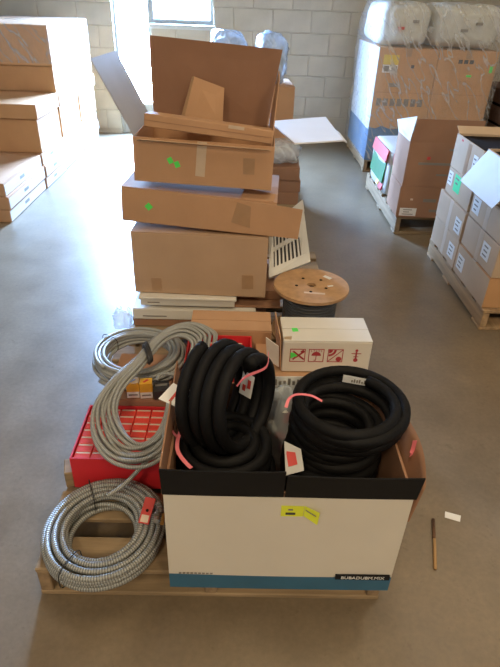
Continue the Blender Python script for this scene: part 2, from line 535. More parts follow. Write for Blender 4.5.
# window: frame, mullion, panes, ledge
wn = struct(MB().box(WX0, WX1, yb0 + 0.05, yb0 + 0.11, WZ0, WZ0 + 0.05).box(WX0, WX1, yb0 + 0.05, yb0 + 0.11, WZ1 - 0.05, WZ1)
            .box(WX0, WX0 + 0.04, yb0 + 0.05, yb0 + 0.11, WZ0 + 0.05, WZ1 - 0.05).box(WX1 - 0.04, WX1, yb0 + 0.05, yb0 + 0.11, WZ0 + 0.05, WZ1 - 0.05).build('window_1', 'frame'))
MB().box(WX0 + 0.04, WX1 - 0.04, yb0 + 0.06, yb0 + 0.10, 1.82, 1.85).build('glazing_bar', 'frame', wn)
MB().box(WX0 + 0.04, WX1 - 0.04, yb0 + 0.078, yb0 + 0.082, WZ0 + 0.05, 1.82).build('pane', 'glass', wn)
MB().box(WX0 + 0.04, WX1 - 0.04, yb0 + 0.078, yb0 + 0.082, 1.85, WZ1 - 0.05).build('pane', 'glass', wn)
MB().cbox(WX0, WX1 + 0.03, yb0 - 0.05, yb0 + 0.05, WZ0 - 0.05, WZ0, 0.006).build('window_ledge', 'frame', wn)
dr = struct(MB().box(DX0, DX0 + 0.03, yb0 + 0.04, yb0 + 0.10, 0, DZ1).box(DX1 - 0.03, DX1, yb0 + 0.04, yb0 + 0.10, 0, DZ1)
            .box(DX0 + 0.03, DX1 - 0.03, yb0 + 0.04, yb0 + 0.10, DZ1 - 0.05, DZ1).build('door_1', 'frame'))
MB().cbox(DX0 + 0.03, DX1 - 0.03, yb0 + 0.05, yb0 + 0.09, 0.0, 0.36, 0.006).build('kick_panel', 'frame', dr)
MB().box(DX0 + 0.03, DX1 - 0.03, yb0 + 0.068, yb0 + 0.072, 0.36, DZ1 - 0.05).build('pane', 'glass', dr)
# paved yard beyond the openings
struct(MB().box(-6, 4, WALL_Y + 0.2, WALL_Y + 9, -0.2, -0.05).build('trim_1', 'mortar'))
# ceiling lamps
for i, (lx, ly, nm) in enumerate(((-1.2, -2.6, 'rear pair, over the left'), (1.9, -2.6, 'rear pair, over the right'), (0.4, 1.2, 'front'), (2.6, 3.4, 'far'))):
    t = thing('ceiling_lamp', ['white fluorescent ceiling lamp nearest the front wall and the long side wall', 'white fluorescent ceiling lamp nearest the front wall and the carton row',
                               'white fluorescent ceiling lamp over the pallet of hose and conduit', 'white fluorescent ceiling lamp over the row of labelled cartons'][i], 'lamp', (lx, ly, CEIL_Z - 0.14), 0, 'ceiling lamps')
    MB().hollow(0.56, 1.36, 0.10, 0.02, Matrix.Translation((0, 0, 0.04))).build('housing', 'ceiling', t)
    MB().box(-0.25, 0.25, -0.65, 0.65, 0.030, 0.038).build('diffuser', 'lamp', t)

# ------------------------------------------------------------------ pallets
def pallet(label, loc, w, d, h=0.13, n=7, rz=0.0, along='x', m1='pallet', m2='stringer', group='wooden pallets'):
    """deck boards run along x; three stringers along y; loc = centre on the floor"""
    t = thing('wooden_pallet', label, 'pallet', loc, rz, group)
    rnd = random.Random(hash(label) & 0xffff if False else len(label) * 31)
    W, D = (w, d) if along == 'x' else (d, w)
    rot = 0 if along == 'x' else PI / 2
    bt = 0.018
    bw = D / (n + (n - 1) * 0.55)
    dm = MB().cbox(-W / 2, W / 2, -bw / 2, bw / 2, -bt / 2, bt / 2, 0.003).mesh('deck_board', m1)
    sm = MB().cbox(-0.019, 0.019, -D / 2, D / 2, 0, h - 2 * bt - 0.004, 0.003).mesh('stringer', m2)
    Z = Matrix.Rotation(rot, 4, 'Z')
    for k in range(n):
        y = -D / 2 + bw / 2 + k * bw * 1.55
        p = Z @ Vector((rnd.uniform(-.004, .004), y, h - bt / 2 - 0.001))
        put('deck_board', dm, t, p, (0, 0, rot + rnd.uniform(-.006, .006)))
    for s in (-1, 0, 1):
        p = Z @ Vector((s * (W / 2 - 0.022), 0, bt + 0.002))
        put('stringer', sm, t, p, (0, 0, rot))
    for k in (0, n // 2, n - 1):
        y = -D / 2 + bw / 2 + k * bw * 1.55
        p = Z @ Vector((0, y, bt / 2 + 0.001))
        put('bottom_board', dm, t, p, (0, 0, rot))
    return t

pallet('worn wooden pallet under the conduit coils, red trays and hose box', (-0.065, 1.585, 0), 1.05, 1.20)
pallet('wooden pallet under the tall stack of brown cartons and the cable reel', (-0.03, 2.83, 0), 1.06, 1.10)

# ------------------------------------------------------------------ cartons
def decal(root, name, m, face, dims, u, v, w, h, rot=0.0, t=0.0012, label=None):
    """a thin patch on a face of a box of dims (w,d,h): face f(-y) k(+y) l(-x) r(+x) t(top); u from the face centre, v from its bottom (top: from centre)"""
    W, D, H = dims
    if face == 'f':  mx = Matrix.Translation((u, -D / 2, v)) @ Matrix.Rotation(PI / 2, 4, 'X')
    elif face == 'k': mx = Matrix.Translation((u, D / 2, v)) @ Matrix.Rotation(PI, 4, 'Z') @ Matrix.Rotation(PI / 2, 4, 'X')
    elif face == 'l': mx = Matrix.Translation((-W / 2, u, v)) @ Matrix.Rotation(-PI / 2, 4, 'Z') @ Matrix.Rotation(PI / 2, 4, 'X')
    elif face == 'r': mx = Matrix.Translation((W / 2, u, v)) @ Matrix.Rotation(PI / 2, 4, 'Z') @ Matrix.Rotation(PI / 2, 4, 'X')
    else: mx = Matrix.Translation((u, v, H))
    mx = mx @ Matrix.Rotation(rot, 4, 'Z')
    return MB().box(-w / 2, w / 2, -h / 2, h / 2, -t * 0.4, t, mx).build(name, m, root, label=label)

def label_decal(root, face, dims, u, v, w, h, rot=0.0, m='paper', lines=3, name='shipping_label'):
    o = decal(root, name, m, face, dims, u, v, w, h, rot)
    W, D, H = dims
    if face == 'l': base = Matrix.Translation((-W / 2, u, v)) @ Matrix.Rotation(-PI / 2, 4, 'Z') @ Matrix.Rotation(PI / 2, 4, 'X')
    elif face == 'f': base = Matrix.Translation((u, -D / 2, v)) @ Matrix.Rotation(PI / 2, 4, 'X')
    else: base = Matrix.Translation((u, v, H))
    base = base @ Matrix.Rotation(rot, 4, 'Z')
    mb = MB()
    rnd = random.Random(int(abs(u) * 1e4) + int(v * 1e4))
    for k in range(lines):
        yy = h * (0.28 - 0.28 * k)
        ww = w * rnd.uniform(0.25, 0.38)
        mb.box(-ww, ww * rnd.uniform(0.3, 1), yy - h * 0.045, yy + h * 0.045, 0.0012, 0.0018, base)
    mb.build('print', 'ink_grey', o)
    return o

def flap(root, w, length, hinge, yaw, angle, m='card', t=0.004, name='flap', skew=0.0):
    """a flap of width w hinged at hinge (local), swinging out along -y turned by yaw; angle 0 flat out, 90 straight up, negative hangs"""
    mx = Matrix.Translation(hinge) @ Matrix.Rotation(yaw, 4, 'Z') @ Matrix.Rotation(-angle, 4, 'X')
    mb = MB()
    n = 3
    for k in range(1):
        mb.add([(-w / 2, 0, 0), (w / 2, 0, 0), (w / 2 - skew, -length, 0), (-w / 2 + skew, -length, 0),
                (-w / 2, 0, -t), (w / 2, 0, -t), (w / 2 - skew, -length, -t), (-w / 2 + skew, -length, -t)],
               [(3, 2, 1, 0), (4, 5, 6, 7), (0, 1, 5, 4), (1, 2, 6, 5), (2, 3, 7, 6), (3, 0, 4, 7)], mx)
    return mb.build(name, m, root)

def carton(label, loc, w, d, h, rz=0.0, m='card', group=None, name='carton', seam='y', tape='tape', closed=True, t=0.005):
    """loc = centre of the base"""
    r = thing(name, label, 'carton', loc, rz, group)
    if closed:
        ft = 0.004
        MB().cbox(-w / 2, w / 2, -d / 2, d / 2, 0, h - ft, 0.004).build('body', m, r)
        g = 0.003
        if seam == 'y':
            for s in (-1, 1):
                x0, x1 = sorted((s * g / 2, s * (w / 2 - 0.001)))
                MB().box(x0, x1, -d / 2 + 0.001, d / 2 - 0.001, h - ft, h).build('top_flap', m, r)
        else:
            for s in (-1, 1):
                y0, y1 = sorted((s * g / 2, s * (d / 2 - 0.001)))
                MB().box(-w / 2 + 0.001, w / 2 - 0.001, y0, y1, h - ft, h).build('top_flap', m, r)
        if tape:
            tw = 0.026
            tb = MB()
            if seam == 'y':
                tb.box(-tw, tw, -d / 2 - 0.001, d / 2 + 0.001, h - 0.0005, h + 0.0006)
                for s in (-1, 1):
                    tb.box(-tw, tw, s * d / 2 - 0.001, s * d / 2 + 0.001, h - min(0.07, h * 0.5), h)
            else:
                tb.box(-w / 2 - 0.001, w / 2 + 0.001, -tw, tw, h - 0.0005, h + 0.0006)
                for s in (-1, 1):
                    tb.box(s * w / 2 - 0.001, s * w / 2 + 0.001, -tw, tw, h - min(0.07, h * 0.5), h)
            tb.build('tape', tape, r)
    else:
        MB().hollow(w, d, h, t).build('body', m, r)
    return r

# ------------------------------------------------------------------ tall stack of brown cartons on the second pallet
G = 'cartons of the tall brown stack'
# flat boards and cartons under the stack
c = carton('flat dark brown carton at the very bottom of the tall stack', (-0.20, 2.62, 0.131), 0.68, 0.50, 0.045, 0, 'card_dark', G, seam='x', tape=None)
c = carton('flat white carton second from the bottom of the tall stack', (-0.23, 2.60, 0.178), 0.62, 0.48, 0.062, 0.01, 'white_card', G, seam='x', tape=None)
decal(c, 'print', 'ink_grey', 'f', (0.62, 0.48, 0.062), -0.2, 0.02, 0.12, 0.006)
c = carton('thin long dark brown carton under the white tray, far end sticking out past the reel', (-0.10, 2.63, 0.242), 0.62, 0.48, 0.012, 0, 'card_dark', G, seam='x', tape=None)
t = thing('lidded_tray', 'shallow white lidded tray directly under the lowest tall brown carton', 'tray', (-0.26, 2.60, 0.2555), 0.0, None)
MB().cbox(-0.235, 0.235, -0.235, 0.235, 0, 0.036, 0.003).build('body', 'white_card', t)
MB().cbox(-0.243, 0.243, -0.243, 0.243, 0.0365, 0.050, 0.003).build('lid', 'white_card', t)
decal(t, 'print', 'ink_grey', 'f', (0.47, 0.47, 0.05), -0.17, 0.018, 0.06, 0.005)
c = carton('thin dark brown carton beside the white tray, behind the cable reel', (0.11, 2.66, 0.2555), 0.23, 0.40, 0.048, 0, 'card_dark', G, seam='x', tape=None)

D3 = (0.652, 0.46, 0.322)
c = carton('greyish brown carton with tape patch, lowest tall carton of the stack', (-0.19, 2.62, 0.308), *D3, R(-2.2), 'card_grey', G, seam='x', tape=None)
decal(c, 'tape', 'tape', 'f', D3, 0.235, 0.085, 0.055, 0.075, R(2))
decal(c, 'tape', 'tape', 'f', D3, -0.215, 0.05, 0.05, 0.07, R(2))
D2 = (0.715, 0.44, 0.165)
c = carton('long brown carton with torn end flap, second from top, overhanging the stack', (-0.192, 2.625, 0.634), *D2, R(-4.5), 'card', G, seam='x', tape=None)
c.rotation_euler = (0, R(3.2), R(-4.0))
c.location.z = 0.652
decal(c, 'green_sticker', 'green_dot', 'f', D2, -0.23, 0.082, 0.028, 0.028, PI / 4)
decal(c, 'tape', 'tape', 'f', D2, 0.215, 0.09, 0.10, 0.10, R(-12))
MB().slab([(0.245, -0.2225, 0.006), (0.472, -0.235, 0.010), (0.475, -0.235, 0.152), (0.240, -0.2225, 0.160)], 0.003).build('torn_flap', 'card', c)
MB().slab([(0.19, -0.21, 0.1665), (0.34, -0.215, 0.1675), (0.35, -0.16, 0.185), (0.20, -0.13, 0.190)], 0.003).build('top_flap', 'card', c)
decal(c, 'green_sticker', 'green_dot', 't', (D2[0], D2[1], D2[2] + 0.0095), 0.285, -0.17, 0.025, 0.03, 0.2)
# open carton on top
D1 = (0.612, 0.46, 0.19)
c = carton('open brown carton with raised flaps on top of the tall stack', (-0.17, 2.625, 0.838), *D1, R(-2.2), 'card', G, closed=False)
c.location.z = 0.861
decal(c, 'tape', 'tape_pale', 'f', D1, -0.01, 0.115, 0.042, 0.15, R(-3))
decal(c, 'tape', 'tape', 'f', D1, 0.20, 0.10, 0.05, 0.07, R(2))
decal(c, 'green_sticker', 'green_dot', 'f', D1, -0.145, 0.10, 0.022, 0.026, 0.5)
decal(c, 'green_sticker', 'green_dot', 'f', D1, -0.115, 0.085, 0.022, 0.026, 0.4)
W1, Dp1, H1 = D1
c.rotation_euler = (0, R(1.8), R(-2.2))
bpy.context.view_layer.update()
inv = c.matrix_basis.inverted()
def wflap(quad, m, name, th=0.004):
    MB().slab([inv @ Vector(p) for p in quad], th).build(name, m, c)
wflap([(0.110, 2.835, 1.035), (-0.452, 2.855, 1.050), (-0.462, 2.90, 1.412), (0.172, 2.90, 1.372)], 'flap_dark_brown', 'back_flap')
wflap([(-0.468, 2.845, 1.052), (-0.474, 2.42, 1.052), (-0.625, 2.41, 1.352), (-0.615, 2.85, 1.345)], 'lit_flap_grey', 'side_flap')
wflap([(0.122, 2.42, 1.028), (0.124, 2.83, 1.034), (0.158, 2.82, 1.29), (0.150, 2.60, 1.275)], 'card', 'side_flap')
wflap([(-0.462, 2.398, 1.045), (0.118, 2.372, 1.026), (0.100, 2.352, 1.035), (-0.440, 2.372, 1.056)], 'card_grey', 'front_flap')
# loose things sticking out of the open carton
t = thing('folded_carton_strip', 'long folded brown carton lying across the open top carton', 'carton', (-0.155, 2.53, 1.055), R(-7))
t.rotation_euler = (R(-6), R(5), R(-4))
MB().cbox(-0.285, 0.285, -0.06, 0.06, 0.0, 0.055, 0.003).build('body', 'card', t)
MB().box(-0.284, 0.284, -0.0615, -0.059, 0.026, 0.028).build('fold_line', 'card_dark', t)
decal(t, 'tape', 'tape_pale', 'f', (0.57, 0.12, 0.055), 0.12, 0.048, 0.07, 0.014)
t = thing('cardboard_panel', 'small tan cardboard panel leaning against the raised back flap', 'cardboard', (-0.19, 2.66, 1.05), 0.0)
MB().slab([(-0.105, 0.04, 0), (0.085, 0.02, 0.0), (0.090, 0.10, 0.165), (-0.050, 0.11, 0.208)], 0.006).build('board', 'card', t)
MB().slab([(-0.125, 0.06, 0), (-0.105, 0.04, 0.0), (-0.050, 0.11, 0.208), (-0.062, 0.13, 0.205)], 0.004).build('side_fold', 'card_in', t)
# white sheet sticking out
t = thing('white_board', 'white board sticking out flat from under the raised top flaps', 'board', (0, 0, 0))
MB().slab([(0.220, 2.43, 1.050), (0.452, 2.545, 1.045), (0.460, 3.255, 1.015), (0.131, 2.995, 1.030)], 0.006).build('board', 'white_sheet', t)
MB().slab([(0.452, 2.545, 1.045), (0.474, 2.56, 1.032), (0.474, 2.80, 1.025), (0.455, 2.82, 1.034)], 0.005).build('torn_edge', 'white_sheet', t)

# white grille leaning beside the stack
t = thing('ventilation_grille', 'white slotted plastic grille leaning beside the tall stack behind the reel', 'grille', (0, 0, 0))
gq = [Vector((0.150, 2.56, 0.332)), Vector((0.372, 2.64, 0.395)), Vector((0.325, 2.86, 0.66)), Vector((0.150, 2.80, 0.52))]
gn = (gq[1] - gq[0]).cross(gq[3] - gq[0]).normalized()
def gp(u, v, off=0.0):
    return lerp(lerp(gq[0], gq[1], u), lerp(gq[3], gq[2], u), v) + gn * off
fb = MB()
for (u0_, u1_, v0_, v1_) in ((0, 1, 0, 0.16), (0, 1, 0.84, 1), (0, 0.12, 0.16, 0.84), (0.80, 1, 0.16, 0.84)):
    fb.slab([gp(u0_, v0_), gp(u1_, v0_), gp(u1_, v1_), gp(u0_, v1_)], 0.02)
fb.build('frame', 'grille', t)
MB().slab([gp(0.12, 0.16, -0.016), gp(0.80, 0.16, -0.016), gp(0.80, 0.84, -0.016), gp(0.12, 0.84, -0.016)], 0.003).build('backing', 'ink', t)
for k in range(7):
    u_ = 0.13 + 0.67 * (k + 0.5) / 7
    MB().slab([gp(u_ - 0.028, 0.16, -0.002), gp(u_ + 0.018, 0.16, -0.002), gp(u_ + 0.018, 0.84, -0.002), gp(u_ - 0.028, 0.84, -0.002)], 0.010).build('slat', 'grille', t)
MB().slab([gp(0.12, 0.46, 0.001), gp(0.80, 0.46, 0.001), gp(0.80, 0.54, 0.001), gp(0.12, 0.54, 0.001)], 0.010).build('crossbar', 'grille', t)

# ------------------------------------------------------------------ cable reel
t = thing('cable_reel', 'chipboard cable reel lying flat with dark wire, behind the printed white carton', 'reel', (0.348, 2.355, 0.132), 0.3)
def ring_plate(r, rin, z0, z1, n=40):
    mb = MB()
    vs, fs = [], []
    for (rr, zz) in ((r, z0), (r, z1), (rin, z1), (rin, z0)):
        vs += [(rr * math.cos(2 * PI * k / n), rr * math.sin(2 * PI * k / n), zz) for k in range(n)]
    for a in range(4):
        b = (a + 1) % 4
        for k in range(n):
            fs.append((a * n + k, a * n + (k + 1) % n, b * n + (k + 1) % n, b * n + k))
    return mb.add(vs, fs)
ring_plate(0.183, 0.021, 0.255, 0.270).build('flange', 'particle', t)
ring_plate(0.183, 0.021, 0.0, 0.015).build('flange', 'particle', t)
MB().disc(0.028, 0.016, 0.254, 20).build('core', 'hole', t)
mb = MB()
pts = []
for k in range(14 * 28 + 1):
    a = 2 * PI * k / 28
    pts.append((0.125 * math.cos(a), 0.125 * math.sin(a), 0.026 + 0.0158 * k / 28))
mb.tube(pts, 0.0088, 6)
mb.build('wire', 'wire', t, True)
MB().disc(0.117, 0.016, 0.254, 28).build('wire_pack', 'wire', t)
for k in range(5):
    a = 2 * PI * k / 5 + 0.5
    MB().disc(0.0075, 0.2695, 0.2715, 12, Matrix.Translation((0.075 * math.cos(a), 0.075 * math.sin(a), 0))).build('bolt_hole', 'hole', t)
MB().box(-0.022, 0.022, -0.011, 0.011, 0.27, 0.2712, Matrix.Translation((0.11, 0.055, 0)) @ Matrix.Rotation(-1.1, 4, 'Z')).build('paper_label', 'paper', t)
MB().box(-0.014, 0.014, -0.005, 0.005, 0.27, 0.2712, Matrix.Translation((0.085, -0.035, 0))).build('paper_label', 'paper', t)
MB().box(-0.05, 0.05, -0.008, 0.008, 0.27, 0.2708, Matrix.Translation((-0.02, -0.085, 0)) @ Matrix.Rotation(-0.4, 4, 'Z')).build('scuff', 'cream', t)

# ------------------------------------------------------------------ goods on the front pallet, rear part
c = carton('plain brown carton behind the rear red tray, in front of the tall stack', (-0.035, 2.062, 0.131), 0.355, 0.165, 0.232, 0, 'card_dark', None, seam='x', tape=None)
for ch in c.children:
    ch.data.materials[0] = M['card']
DC = (0.40, 0.38, 0.165)
c = carton('low brown carton under the white pictogram carton', (0.275, 1.80, 0.131), *DC, 0, 'card', None, seam='x')
# white pictogram carton
DP = (0.355, 0.185, 0.150)
pc = carton('white carton with dark red handling pictograms and a torn open end', (0.352, 1.872, 0.298), *DP, R(1.5), 'white_card', None, seam='x', tape=None)
decal(pc, 'green_sticker', 'green_dot', 't', DP, -0.125, -0.01, 0.024, 0.026, 0.1)
def outline(mb, x0, x1, y0, y1, t, z0, z1, mx):
    mb.box(x0, x1, y0, y0 + t, z0, z1, mx); mb.box(x0, x1, y1 - t, y1, z0, z1, mx)
    mb.box(x0, x0 + t, y0 + t, y1 - t, z0, z1, mx); mb.box(x1 - t, x1, y0 + t, y1 - t, z0, z1, mx)
FX = Matrix.Translation((0, -DP[1] / 2, 0)) @ Matrix.Rotation(PI / 2, 4, 'X')
zz = (0.0002, 0.0014)
def arc_pts(cx, cy, r, a0, a1, n=10): return [(cx + r * math.cos(lerp(a0, a1, k / n)), cy + r * math.sin(lerp(a0, a1, k / n))) for k in range(n + 1)]
cy = 0.082
s = 0.031
mb = MB(); cx = -0.118                              # crossed hand hook
outline(mb, cx - s, cx + s, cy - s, cy + s, 0.003, *zz, FX)
for sg in (1, -1):
    mb.box(-0.030, 0.030, -0.0035, 0.0035, *zz, FX @ Matrix.Translation((cx + 0.004, cy, 0)) @ Matrix.Rotation(sg * 0.72, 4, 'Z'))
mb.prism([(cx + 0.016, cy + 0.012), (cx + 0.027, cy + 0.022), (cx + 0.021, cy + 0.027), (cx + 0.010, cy + 0.018)], *zz, FX)
mb.build('pictogram', 'red_ink', pc)
MB().prism([(cx - 0.028, cy - 0.014), (cx + 0.0, cy - 0.002), (cx - 0.013, cy + 0.012), (cx - 0.029, cy + 0.014)], 0.0014, 0.002, FX).build('green_sticker', 'green_dot', pc)
mb = MB(); cx = -0.043                              # umbrella in the rain
outline(mb, cx - s, cx + s, cy - s, cy + s, 0.003, *zz, FX)
mb.prism(arc_pts(cx, cy - 0.001, 0.019, 0, PI), *zz, FX)
mb.box(cx - 0.0014, cx + 0.0014, cy - 0.023, cy, *zz, FX)
mb.box(cx - 0.008, cx, cy - 0.024, cy - 0.0215, *zz, FX)
for k in range(5):
    mb.box(-0.001, 0.001, -0.004, 0.004, *zz, FX @ Matrix.Translation((cx - 0.02 + 0.01 * k, cy + 0.022 + (0.002 if k % 2 else -0.001), 0)) @ Matrix.Rotation(0.3, 4, 'Z'))
mb.build('pictogram', 'red_ink', pc)
mb = MB(); cx = 0.034                               # keep away from heat and rays
outline(mb, cx - s, cx + s, cy - s, cy + s, 0.003, *zz, FX)
mb.box(-0.041, 0.041, -0.0014, 0.0014, *zz, FX @ Matrix.Translation((cx, cy, 0)) @ Matrix.Rotation(PI / 4, 4, 'Z'))
mb.prism([(cx - s + 0.004, cy + s - 0.004)] + arc_pts(cx - s + 0.004, cy + s - 0.004, 0.015, -PI / 2, 0), *zz, FX)
o_ = arc_pts(cx - s + 0.004, cy + s - 0.004, 0.030, -PI / 2, 0); i_ = arc_pts(cx - s + 0.004, cy + s - 0.004, 0.021, -PI / 2, 0)
for k in range(10):
    mb.prism([i_[k], o_[k], o_[k + 1], i_[k + 1]], *zz, FX)
mb.prism(arc_pts(cx + 0.015, cy - 0.016, 0.0115, 0, 2 * PI, 14)[:-1], *zz, FX)
mb.build('pictogram', 'red_ink', pc)
mb = MB(); cx = 0.118                               # thermometer
mb.box(cx - 0.003, cx + 0.003, cy - 0.014, cy + 0.020, *zz, FX)
mb.prism(arc_pts(cx, cy - 0.020, 0.009, 0, 2 * PI, 14)[:-1], *zz, FX)
mb.prism(arc_pts(cx, cy + 0.026, 0.006, 0, 2 * PI, 10)[:-1], *zz, FX)
mb.box(cx - 0.020, cx + 0.020, cy + 0.010, cy + 0.0125, *zz, FX)
mb.box(cx - 0.010, cx + 0.010, cy - 0.005, cy - 0.0025, *zz, FX)
mb.build('pictogram', 'red_ink', pc)
# its torn end
MB().slab([(-0.178, -0.084, 0.0), (-0.183, 0.06, 0.0), (-0.200, 0.07, 0.19), (-0.186, -0.075, 0.150)], 0.004).build('torn_flap', 'card', pc)
MB().slab([(-0.235, -0.05, 0.03), (-0.190, -0.088, 0.02), (-0.196, -0.080, 0.115), (-0.245, -0.045, 0.135)], 0.003).build('torn_flap', 'white_card', pc)
MB().slab([(-0.170, -0.087, 0.105), (-0.150, -0.088, 0.10), (-0.145, -0.082, 0.165), (-0.176, -0.080, 0.16)], 0.003).build('tape', 'tape_pale', pc)

# clear bag of red fittings between the coils
def blob(center, sx, sy, sz, seed, nu=20, nv=12, rough=0.18, power=0.6):
    """crumpled rounded shell"""
    rnd = random.Random(seed)
    ph = [(rnd.uniform(1, 5), rnd.uniform(1, 5), rnd.uniform(1, 5), rnd.uniform(0, 6)) for _ in range(6)]
    vs, fs = [], []
    def sp(v, p): return math.copysign(abs(v) ** p, v)
    for j in range(nv + 1):
        th = -PI / 2 + PI * j / nv
        for i in range(nu):
            fi = 2 * PI * i / nu
            x, y, z = sp(math.cos(th), power) * sp(math.cos(fi), power), sp(math.cos(th), power) * sp(math.sin(fi), power), sp(math.sin(th), power)
            d = sum(math.sin(a * x * 2 + b * y * 2 + c_ * z * 2 + e) for a, b, c_, e in ph) / 6
            k = 1 + rough * d
            vs.append((center[0] + sx * x * k, center[1] + sy * y * k, center[2] + sz * z * (1 + rough * d * 0.8)))
    for j in range(nv):
        for i in range(nu):
            fs.append((j * nu + i, j * nu + (i + 1) % nu, (j + 1) * nu + (i + 1) % nu, (j + 1) * nu + i))
    return MB().add(vs, fs)

t = thing('parts_bag', 'clear plastic bag of red fittings standing between the two black hose coils', 'bag', (0.146, 1.338, 0.140))
blob((0, 0, 0.215), 0.052, 0.034, 0.205, 3).build('bag_film', 'film_bag', t, True)
rnd = random.Random(5)
for k in range(7):
    mx = Matrix.Translation((rnd.uniform(-.03, .03), rnd.uniform(-.022, .015), 0.10 + 0.042 * k)) @ Matrix.Rotation(rnd.uniform(0, 3), 4, 'Z') @ Matrix.Rotation(rnd.uniform(0, 3), 4, 'X')
    MB().disc(0.012, -0.016, 0.016, 10, mx).build('fitting', 'red_print' if k % 2 else 'grille', t)
t = thing('printed_leaflet', 'white printed paper strip tucked upright behind the clear bag of red fittings', 'leaflet', (0.150, 1.374, 0.510), R(2))
MB().slab([(-0.085, 0.0, 0.0), (0.095, 0.0, 0.0), (0.095, 0.004, 0.060), (-0.085, 0.004, 0.060)], 0.0015).build('sheet', 'paper', t)
mb = MB()
rnd = random.Random(8)
for k in range(11):
    x = -0.072 + 0.0145 * k
    mb.box(x - 0.004, x + 0.004, -0.0012, 0.0030, 0.030, rnd.uniform(0.042, 0.054))
mb.build('print', 'ink_grey', t)

# ------------------------------------------------------------------ red trays with small boxes
def red_tray(label, loc, w, d, h, rz=0.0):
    t = thing('red_tray', label, 'tray', loc, rz, 'red display trays')
    MB().hollow(w, d, h, 0.005).build('body', 'red_plastic', t)
    return t
TX, TY, TW, TD, TH = -0.375, 1.435, 0.355, 0.275, 0.138
red_tray('red cardboard tray of small red boxes beside the hose box, under the drooping coil', (TX, TY, 0.131), TW, TD, TH)
bw_, bd_, bh_ = 0.0545, 0.0345, 0.122
pb_body = MB().cbox(-bw_ / 2, bw_ / 2, -bd_ / 2, bd_ / 2, 0, bh_, 0.002).mesh('body', 'red_box')
pb_band = MB().box(-bw_ / 2 + 0.003, bw_ / 2 - 0.003, bd_ / 2 - 0.009, bd_ / 2 - 0.002, bh_ - 0.0005, bh_ + 0.0008).mesh('label_band', 'cream')
def parts_box(loc, rz, label, group):
    t = thing('parts_box', label, 'box', loc, rz, group)
    put('body', pb_body, t); put('label_band', pb_band, t)
    return t
rnd = random.Random(11)
NTH = ('first', 'second', 'third', 'fourth', 'fifth', 'sixth', 'seventh')
for j in range(7):
    for i in range(6):
        parts_box((TX - TW / 2 + 0.0075 + bw_ / 2 + i * (bw_ + 0.0022), TY - TD / 2 + 0.008 + bd_ / 2 + j * (bd_ + 0.0028), 0.1365), rnd.uniform(-.02, .02),
                  'small red box, %s row from the thick conduit, %s from outer tray wall' % (NTH[j], NTH[i]), 'red boxes in the tray beside the hose box')
RX, RY, RW, RD, RH = -0.080, 1.815, 0.27, 0.30, 0.213
rear_tray = red_tray('red cardboard tray behind the tilted black hose coil, in front of the plain brown carton', (RX, RY, 0.131), RW, RD, RH)
MB().cbox(-RW / 2 + 0.007, RW / 2 - 0.007, -RD / 2 + 0.007, RD / 2 - 0.007, 0.006, 0.0645, 0.003).build('insert', 'card', rear_tray)
for j in range(3):
    for i in range(4):
        o = parts_box((RX - RW / 2 + 0.008 + bw_ / 2 + i * (bw_ + 0.0022), RY + 0.115 - j * (bd_ + 0.003), 0.1365 + 0.06), rnd.uniform(-.02, .02),
                      'small red box in rear tray, %s row from the brown carton, %s along' % (NTH[j], NTH[i]), 'red boxes in the rear tray')

# dark open carton with fittings and the little yellow boxes
DK = (0.235, 0.30, 0.165)
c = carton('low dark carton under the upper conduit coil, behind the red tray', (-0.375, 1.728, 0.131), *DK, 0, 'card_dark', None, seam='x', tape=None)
c = carton('small black parts box lying beside the yellow boxes', (-0.285, 1.605, 0.297), 0.06, 0.055, 0.05, R(10), 'dark_box', None, name='parts_box', seam='x', tape=None)
decal(c, 'label_band', 'ink_grey', 't', (0.06, 0.055, 0.05), 0, 0, 0.045, 0.012)
for k, (x, lab) in enumerate(((-0.390, 'yellow and white parts box nearest the floor edge, under the coil tie'), (-0.341, 'yellow and white parts box with a red mark, beside the black box'))):
    t = thing('parts_box', lab, 'box', (x, 1.602, 0.297), R(6 + 2 * k), 'yellow parts boxes')
    MB().cbox(-0.023, 0.023, -0.018, 0.018, 0, 0.068, 0.002).build('body', 'paper', t)
    MB().box(-0.0232, 0.0232, -0.0185, 0.0185, 0.030, 0.0687).build('yellow_band', 'orange_yellow', t)
    decal(t, 'print', 'red_print' if k else 'ink_grey', 't', (0.046, 0.037, 0.0687), 0.0, 0.0, 0.022, 0.008, 0.7)
    decal(t, 'print', 'ink_grey', 'f', (0.046, 0.0365, 0.08), 0.0, 0.016, 0.034, 0.006)

# wooden offcut at the pallet edge, block upright seen between coil and tray
t = thing('wood_block', 'small pale wood block on the pallet edge by the red tray', 'wood', (-0.575, 1.33, 0.131), R(15))
MB().cbox(-0.014, 0.014, -0.035, 0.035, 0, 0.07, 0.003).build('block', 'pallet', t)
t = thing('wood_block', 'upright brown wood offcut between the yellow boxes and the hose box', 'wood', (-0.240, 1.612, 0.131), R(5))
MB().cbox(-0.014, 0.014, -0.018, 0.018, 0, 0.20, 0.003).build('block', 'pallet_old', t)

